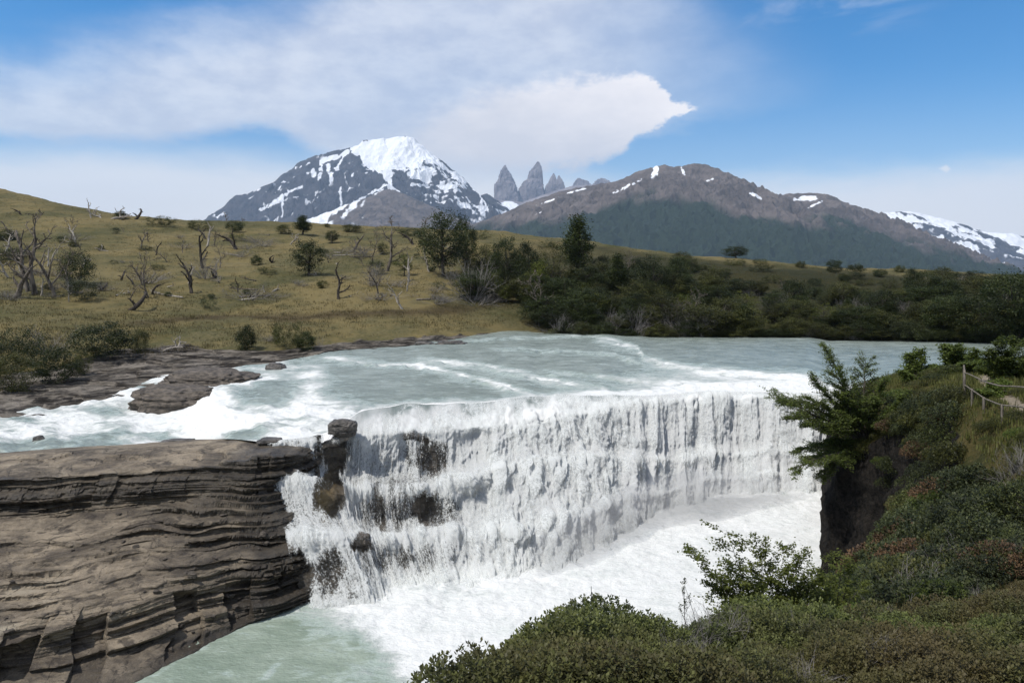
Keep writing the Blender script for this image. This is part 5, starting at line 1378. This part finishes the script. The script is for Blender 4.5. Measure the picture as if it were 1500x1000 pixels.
hand_tree('beech_tree', at(1268, 40.6, zb - .25), [(1140, 568), (1150, 592), (1160, 655), (1166, 690), (1205, 697), (1178, 625), (1216, 517), (1224, 545), (1262, 537), (1292, 556), (1188, 588), (1235, 580), (1245, 612), (1215, 650), (1310, 590), (1195, 560), (1225, 600), (1185, 665), (1230, 672), (1208, 632), (1170, 610), (1250, 570), (1328, 578), (1322, 612), (1300, 628), (1280, 590)],
          1.8, .10, .09, 16, .32, 41, M_LEAF_NEAR, 'windswept green beech leaning out from the cliff edge over the falls', .18, .2, dens=1.5)
zb = BL.z(at(1122, 9.2, 0)[0], 9.2)
hand_tree('beech_sapling', at(1122, 9.2, zb - .02), [(1022, 800), (1060, 773), (1110, 793), (1150, 800), (1180, 818), (1212, 824), (1200, 848), (1042, 852), (1082, 826), (1140, 835), (1100, 850), (1170, 858), (1120, 820), (1065, 845), (1215, 862), (1150, 872)],
          .35, .012, .034, 13, .28, 42, M_LEAF_SAPLING, 'small green beech sapling on the near edge of the bluff above the pool', .1, .3, dens=.75)
zb = BL.z(at(1225, 10.5, 0)[0], 10.5)
hand_tree('beech_sapling', at(1225, 10.5, zb - .02), [(1180, 856), (1195, 832), (1232, 818), (1250, 826), (1268, 852), (1215, 845)], .4, .011, .030, 8, .3, 43, M_LEAF_SAPLING, 'low bright green beech sapling right of the taller sapling', .1, .3, dens=.7)
zb = BL.z(at(1275, 13, 0)[0], 13)
hand_tree('beech_sapling', at(1275, 13, zb), [(1240, 850), (1262, 842), (1290, 846), (1310, 860), (1250, 872), (1325, 872)], .5, .012, .034, 9, .3, 44, M_LEAF_SAPLING, 'spreading feathery green beech shrub in front of the dark cliff', .05, .15, dens=.7)
for k, (px, Y, tips, lab) in enumerate([
  (1342, 46, [(1322, 545), (1335, 520), (1350, 516), (1362, 538), (1345, 540), (1330, 555), (1370, 552)], 'small round dark beech bush on top of the bluff beside the river'),
  (1395, 48, [(1370, 535), (1382, 508), (1400, 504), (1412, 525), (1395, 525), (1378, 552), (1420, 545), (1405, 512)], 'bushy dark beech on top of the bluff left of the fence'),
  (1428, 44, [(1418, 528), (1430, 515), (1440, 530), (1426, 540), (1436, 545)], 'small dark beech bush behind the end of the fence'),
  (1470, 36, [(1440, 540), (1448, 515), (1465, 503), (1490, 500), (1500, 525), (1470, 530), (1455, 560), (1485, 560), (1475, 515), (1500, 545)], 'large dark beech bush behind the fence at the right edge'),
  (1545, 33, [(1500, 530), (1510, 500), (1540, 490), (1570, 500), (1580, 540), (1520, 560), (1545, 530), (1505, 575)], 'dark beech at the right edge beyond the path'),
  (1340, 22, [(1320, 800), (1335, 780), (1355, 775), (1370, 800), (1345, 810), (1380, 820)], 'feathery green beech shrub on the shaded slope'),
  (1458, 29.5, [(1442, 575), (1452, 562), (1468, 560), (1478, 578), (1460, 582)], 'leafy low beech shrub growing just behind the fence rails')]):
    zb = BL.z(at(px, Y, 0)[0], Y)
    hand_tree('beech_shrub', at(px, Y, zb - .1), tips, Y * .03, .05 * Y / 40, .0030 * Y, 15, .34, 60 + k, M_LEAF_NEAR if k in (5, 6) else mat_beech_dark if False else M_LEAF_NEAR, lab, .1, .3, 'shrub', dens=.75)

# ------------------------------------------------------------------ low shrubs on the bluff
def dwarf_arrays(seed, h, w, n, leaf, up=.2):
    """dense low shrub: leaf rosettes on many upright twigs"""
    rng = np.random.RandomState(seed)
    k = n // 8
    a = rng.uniform(0, 2 * pi, k); r = np.sqrt(rng.random(k)); hh = h * (1 - .55 * r ** 2) * rng.uniform(.72, 1.12, k)
    bx, by = np.cos(a) * r * w * .5, np.sin(a) * r * w * .5
    top = np.stack([bx * 1.1, by * 1.1, hh], 1)
    # every twig ends in a rosette of leaves, a looser one sits lower on the stem
    a8 = rng.uniform(0, 2 * pi, (k, 1)) + np.arange(8)[None] * 2.4 + rng.normal(0, .25, (k, 8))
    el = np.tile(np.array([.95, .8, .65, .5, .4, .25, .3, .1]), (k, 1)) + rng.normal(0, .15, (k, 8))
    o = np.stack([np.cos(a8) * np.cos(el), np.sin(a8) * np.cos(el), np.sin(el)], -1)
    tl = np.stack([bx, by, 0 * bx], 1) / (w * .5) * .45; o = o + tl[:, None] * .6; o /= np.linalg.norm(o, axis=-1, keepdims=True)
    drop = np.array([0, 0, .02, .05, .1, .2, .3, .45])[None, :, None] * np.stack([0 * hh, 0 * hh, hh], 1)[:, None] * rng.uniform(.2, 1, (k, 8, 1))
    L = leaf * rng.uniform(.75, 1.25, (k, 8, 1)); b0 = top[:, None] - drop; C = b0 + o * L * .55
    sd = np.cross(o, [0, 0, 1.0]); sd /= np.linalg.norm(sd, axis=-1, keepdims=True) + 1e-9; sd = sd + rng.normal(0, .25, sd.shape)
    V = np.stack([b0, C + sd * L * .26, b0 + o * L, C - sd * L * .26], 2).reshape(-1, 3); Fq = np.arange(len(V)).reshape(-1, 4)
    t = np.repeat(np.clip(np.repeat(rng.normal(.42, .30, k), 8) + rng.normal(0, .12, k * 8), 0, 1), 4)
    return V, Fq, t
def dwarf(seed, h, w, n, leaf, mat, name='low_shrub'):
    V, Fq, t = dwarf_arrays(seed, h, w, n, leaf); return mesh_np(name, V, Fq, mat, False, dict(tint=t))
# carpet of dwarf shrubs over the near edge: one uncountable mass
rng = np.random.RandomState(77); protos = [dwarf_arrays(400 + i, .46, .85, 4800, .030) for i in range(5)]
Vs, Ts = [], []
def scat(n, x0, x1, f0, f1, cond=None):
    out = []
    while len(out) < n:
        px = rng.uniform(x0, x1); Y = rng.uniform(f0, f1)
        if cond and not cond(px, Y): continue
        x = at(px, Y, 0)[0]; out.append((px, np.array([x, Y, BL.z(x, Y)])))
    return out
edgeY = lambda px: np.interp(px, [560, 600, 750, 860, 1000, 1150, 1204, 1300, 1400, 1500, 1700], [5.2, 5.4, 6.3, 7.1, 7.7, 8.7, 9.4, 10.6, 11.0, 11.0, 11])
for px, p in scat(215, 690, 1640, 4.3, 11, lambda a, b: b < edgeY(a) - np.interp(a, [690, 760, 860, 960, 1080, 1200, 1300], [1.0, .9, .45, .2, .7, .9, .3])):
    V, Fq, t = protos[rng.randint(5)]; a = rng.uniform(0, 6.28); s = (rng.uniform(.55, 1.15) + .55 * float(noise(V3(p[0] * .9, p[1] * .9, 0), 5))) * np.interp(px, [600, 1000, 1500], [1.05, .95, .85])
    c, sn = math.cos(a), math.sin(a)
    V = np.stack([V[:, 0] * c - V[:, 1] * sn, V[:, 0] * sn + V[:, 1] * c, V[:, 2]], 1) * s + p + [0, 0, -.05]
    Vs.append(V); Ts.append(np.clip(t + rng.normal(0, .15), 0, 1))
Vs = np.concatenate(Vs); Ts = np.concatenate(Ts)
link('dwarf_shrub_carpet', mesh_np('dwarf_shrub_carpet', Vs, np.arange(len(Vs)).reshape(-1, 4), M_LEAF_DWARF, False, dict(tint=Ts)), kind='stuff', label='dense carpet of dark brownish-green dwarf shrubs on the near bluff edge', category='shrubs')

Vs, Ts = [], []; protos = [dwarf_arrays(410 + i, 1, 2.0, 1700, .10) for i in range(4)]
for px, p in scat(230, 1228, 1640, 11, 37, lambda a, b: b < np.interp(a, [1300, 1395, 1410, 1500], [41, 32, 23, 16.5])):
    if p[2] < 1.5: continue
    V, Fq, t = protos[rng.randint(4)]; a = rng.uniform(0, 6.28); s_ = rng.uniform(.5, .95) * (.7 if p[1] < 16 else 1)
    c, sn = math.cos(a), math.sin(a)
    Vs.append(np.stack([V[:, 0] * c - V[:, 1] * sn, V[:, 0] * sn + V[:, 1] * c, V[:, 2]], 1) * s_ + p + [0, 0, -.15]); Ts.append(np.clip(t + rng.normal(0, .2), 0, 1))
Vs = np.concatenate(Vs); Ts = np.concatenate(Ts)
link('slope_undergrowth', mesh_np('slope_undergrowth', Vs, np.arange(len(Vs)).reshape(-1, 4), M_LEAF_GREY, False, dict(tint=Ts)), kind='stuff', label='dark tangled undergrowth covering the shaded slope of the bluff', category='undergrowth')
SL = [dwarf(420 + i, 1, 2.0, 3600, lf, m) for i, (m, lf) in enumerate([(M_LEAF_GREY, .075), (M_LEAF_DWARF, .075), (M_LEAF_RUST, .08), (M_LEAF_OLIVE, .08), (M_LEAF_NEAR, .085)])]
STW = [twig_shrub_mesh(440 + i, 1, 1.6, M_GREYTWIG, 22, (5, 3), 'twiggy_shrub', .008) for i in range(2)]
for px, Y, s, k, lab in [
 (835, 7.0, .5, 1, 'brownish dwarf shrub, leftmost tall clump above the pool'), (700, 5.9, .4, 3, 'olive dwarf shrub at the bottom edge of the bluff over the green water'),
 (1340, 12.5, .75, 3, 'olive shrub on the slope below the dark cliff'), (1400, 13, .8, 0, 'grey-green shrub in the middle of the shaded slope'),
 (1470, 12.2, .62, 2, 'rusty brown dry shrub at the right edge of the slope'), (1440, 15, .85, 0, 'grey-green shrub behind the rusty shrub'),
 (1385, 10.8, .5, 4, 'bright green shrub low on the slope'), (1500, 16.5, .8, 1, 'brownish shrub high on the slope at the right edge'),
 (1310, 14.5, .7, 0, 'grey-green shrub at the foot of the dark cliff'), (1360, 31.5, 1.0, 2, 'rusty brown shrub on the cliff brow'),
 (1525, 11.4, .5, 2, 'rusty brown shrub cut off by the right frame edge'), (1270, 9.6, .4, 4, 'small bright green shrub below the feathery beech')]:
    x = at(px, Y, 0)[0]; put_mesh('shrub', SL[k], (x, Y, BL.z(x, Y) - .05), s * (.7 if px < 900 else 1), rnd.uniform(0, 6), lab, 'shrub')
for i in range(140):
    px = rnd.uniform(1225, 1600); Y = rnd.uniform(11, 37); x = at(px, Y, 0)[0]; z = BL.z(x, Y)
    if z < 2.2 or (Y > np.interp(px, [1300, 1395, 1410, 1500], [41, 31, 22, 15.5]) ): continue
    k = rnd.choices([0, 1, 2, 3, 4], [4, 3, .8, 3, .7])[0]
    put_mesh('shrub', SL[k], (x, Y, z - .08), rnd.uniform(.6, 1.2) * (.62 if Y < 16 else .95), rnd.uniform(0, 6), ['grey-green shrub crowded on the shaded slope of the bluff', 'brownish shrub crowded on the shaded slope of the bluff', 'rusty shrub crowded on the shaded slope of the bluff', 'olive shrub crowded on the shaded slope of the bluff', 'green leafy shrub crowded on the shaded slope of the bluff'][k], 'shrub', 'shrubs crowded on the shaded bluff slope')
for i in range(14):
    px = rnd.uniform(1300, 1560); Y = rnd.uniform(11.5, 20); x = at(px, Y, 0)[0]; z = BL.z(x, Y)
    put_mesh('twiggy_shrub', rnd.choice(STW), (x, Y, z - .05), rnd.uniform(.6, 1.1), rnd.uniform(0, 6), 'grey bare twiggy shrub among the bushes of the shaded slope', 'shrub', 'bare twiggy shrubs on the shaded bluff slope')
for i in range(48):      # brow of the cliff and its grassy top
    px = rnd.uniform(1236, 1460); Y = rnd.uniform(37 if px < 1330 else 30, 60); x = at(px, Y, 0)[0]; z = BL.z(x, Y)
    if z < 6 or (px > 1385 and Y < 44): continue
    k = rnd.choices([3, 4, 1, 2], [4, 2, 3, .6])[0]
    put_mesh('shrub', SL[k], (x, Y, z - .12), (s_ := rnd.uniform(.6, 1.1), s_, s_ * .7), rnd.uniform(0, 6), 'low olive shrub on the grassy top of the bluff', 'shrub', 'low shrubs on the grassy bluff top')
for i in range(34):      # overhanging brow
    px = rnd.uniform(1238, 1405); Y = np.interp(px, [1238, 1290, 1340, 1400], [41.0, 39.0, 35.2, 29.0]) + rnd.uniform(-.3, 1.6); x = at(px, Y, 0)[0]; z = BL.z(x, Y)
    k = rnd.choices([3, 0, 1, 2], [4, 3, 3, .6])[0]
    put_mesh('shrub', SL[k], (x, Y, z - .35), rnd.uniform(.6, 1.0), rnd.uniform(0, 6), 'shrub hanging over the brow of the dark cliff', 'shrub', 'shrubs along the cliff brow')
for i in range(16):      # grey twigs poking out of the near carpet
    px = rnd.uniform(760, 1520); Y = rnd.uniform(5.2, edgeY(px) - .4); x = at(px, Y, 0)[0]
    put_mesh('twiggy_shrub', rnd.choice(STW), (x, Y, BL.z(x, Y) + .12), rnd.uniform(.28, .5), rnd.uniform(0, 6), 'small bare grey twigs poking out of the near dwarf shrubs', 'shrub', 'bare twigs in the near dwarf shrubs')
for i in range(36):      # low growth in the turf by the fence
    px = rnd.uniform(1395, 1560); Y = rnd.uniform(18.5, 29); x = at(px, Y, 0)[0]
    if abs(px - np.interp(Y, [14, 18, 22, 26, 30], [1640, 1570, 1530, 1490, 1462])) < 620 / Y or Y < np.interp(px, [1395, 1500], [27, 17]): continue
    put_mesh('shrub', SL[rnd.choice([3, 3, 4, 1])], (x, Y, BL.z(x, Y) - .06), rnd.uniform(.22, .42), rnd.uniform(0, 6), 'very low shrub in the turf below the fence', 'shrub', 'very low shrubs in the turf by the fence')
# turf on the bluff top
rng = np.random.RandomState(19); pts = []
while len(pts) < 5200:
    px = rng.uniform(1228, 1640); Y = rng.uniform(18, 62); x = at(px, Y, 0)[0]; z = BL.z(x, Y)
    if z < 6.5 or Y < np.interp(px, [1228, 1290, 1340, 1400, 1500], [40.5, 38.5, 34, 27, 18]): continue
    pc = np.interp(Y, [14, 18, 22, 26, 30, 36, 45], [1640, 1570, 1530, 1490, 1462, 1445, 1438])
    if abs(px - pc) < 400 / Y and Y < 46: continue
    pts.append((x, Y, z))
grass_field('bluff_grass', np.array(pts), .22, .02, M_GRASS_GREEN, 5, 9, .14, label='tawny green grass on top of the bluff', category='grass')
pts = []
while len(pts) < 170:
    px = rng.uniform(1130, 1560); Y = rng.uniform(7.2, 11); x = at(px, Y, 0)[0]
    if Y < edgeY(px): pts.append((x, Y, BL.z(x, Y) + .1))
grass_field('near_grass', np.array(pts), .22, .004, M_GRASS, 6, 14, .07, label='pale dry grass blades between the dwarf shrubs', category='grass')

# bare sticks standing out of the near shrubs
def stick(px, Y, py_top, lean, kids, seed, r, label, matl=M_CHAR, leafy=False):
    x = at(px, Y, 0)[0]; z = BL.z(x, Y); h = ZY(py_top, Y) - z
    rng = np.random.RandomState(seed); out = []
    grow(rng, (0, 0, 0), (lean, 0, 1), h, r, 0, out, 8, .06, .0, kids, .3, .6, .35, .5)
    V, Fq = tubes([(p, q) for p, q, l in out], 5); V[:, 2] *= h / V[:, 2].max()
    if not leafy:
        o = link('bare_twig', mesh_np('bare_twig', V, Fq, matl, True), label=label, category='twig'); o.location = (x, Y, z); return
    e = link('sprig', None, label=label, category='plant'); e.location = (x, Y, z)
    link('stem', mesh_np('stem', V, Fq, matl, True), e)
    C = np.concatenate([p[0] + (p[-1] - p[0]) * rng.random((14, 1)) for p, q, l in out if l > 0] or [V]) + rng.normal(size=(14 * sum(1 for o_ in out if o_[2] > 0), 3)) * .008
    LV, LF = leaf_quads(rng, C, .018); link('leaves', mesh_np('leaves', LV, LF, M_LEAF_DWARF, False, dict(tint=np.full(len(LV), .3))), e)
stick(868, 6.9, 856, -.03, (0,), 3, .006, 'single bare upright twig rising from the brownish dwarf shrubs')
stick(1003, 7.4, 858, .02, (7, 2), 4, .005, 'dark small-leaved sprig left of the beech sapling', M_CHAR, True)
stick(1026, 7.6, 850, -.25, (0,), 5, .003, 'thin bent grass-like stalk between the sprig and the sapling')
stick(1330, 10.5, 868, .2, (3,), 6, .005, 'thin grey stick leaning out of the shrubs in front of the cliff', M_GREYTWIG)
stick(880, 6.0, 930, -.45, (2,), 8, .004, 'thin grey twig slanting over the brownish shrubs', M_GREYTWIG)

# ------------------------------------------------------------------ fence and path rail
fence = link('rail_fence', None, label='weathered two-rail wooden fence curving along the path on the bluff', category='fence')
FP = [(1413, 30.0), (1424, 28.2), (1441, 26.3), (1468, 24.0), (1512, 21.6), (1570, 19.6)]
G = [np.array([at(px, Y, 0)[0], Y, 0]) for px, Y in FP]
for g in G: g[2] = BL.z(g[0], g[1])
fence.location = G[0]
def fpart(name, pol, sides=7):
    V, Fq = tubes(pol, sides); link(name, mesh_np(name, V - G[0], Fq, M_FENCE, True), fence)
up = np.array([0, 0, 1.0])
for i, g in enumerate(G):
    tp = g + up * (1.18 if i == 0 else .62)
    fpart('post', [(np.stack([g - up * .3, g + up * .5, tp, tp + up * .02]), np.array([.045, .043, .04, .012]))])
def rail(h, idx, r=.024, w=.02):
    P = []
    for i in idx:
        hh = h[i] if isinstance(h, (list, tuple)) else h; P.append(G[i] + up * hh)
    P = np.array(P); t = np.linspace(0, len(P) - 1, len(P) * 5); Q = np.stack([np.interp(t, np.arange(len(P)), P[:, k]) for k in range(3)], 1)
    Q += np.cumsum(np.random.RandomState(len(P)).normal(size=Q.shape), 0) * .004
    fpart('rail', [(Q, np.full(len(Q), r))])
rail([1.08, 1.12, 1.15, 1.2, 1.2, 1.2], range(6)); rail([.58, .56, .56, .58, .6, .6], range(6))
back = G[0] + np.array([.95, 1.6, 0]); back[2] = BL.z(back[0], back[1])
fpart('post', [(np.stack([back - up * .3, back + up * .6, back + up * 1.2]), np.array([.045, .043, .04]))])
for h0, h1 in ((1.17, 1.22), (.76, .80)):
    fpart('rail', [(np.stack([G[0] + up * h0, (G[0] + back) / 2 * np.array([1, 1, 0]) + up * ((G[0][2] + back[2]) / 2 + (h0 + h1) / 2), back + up * h1]), np.full(3, .03))])
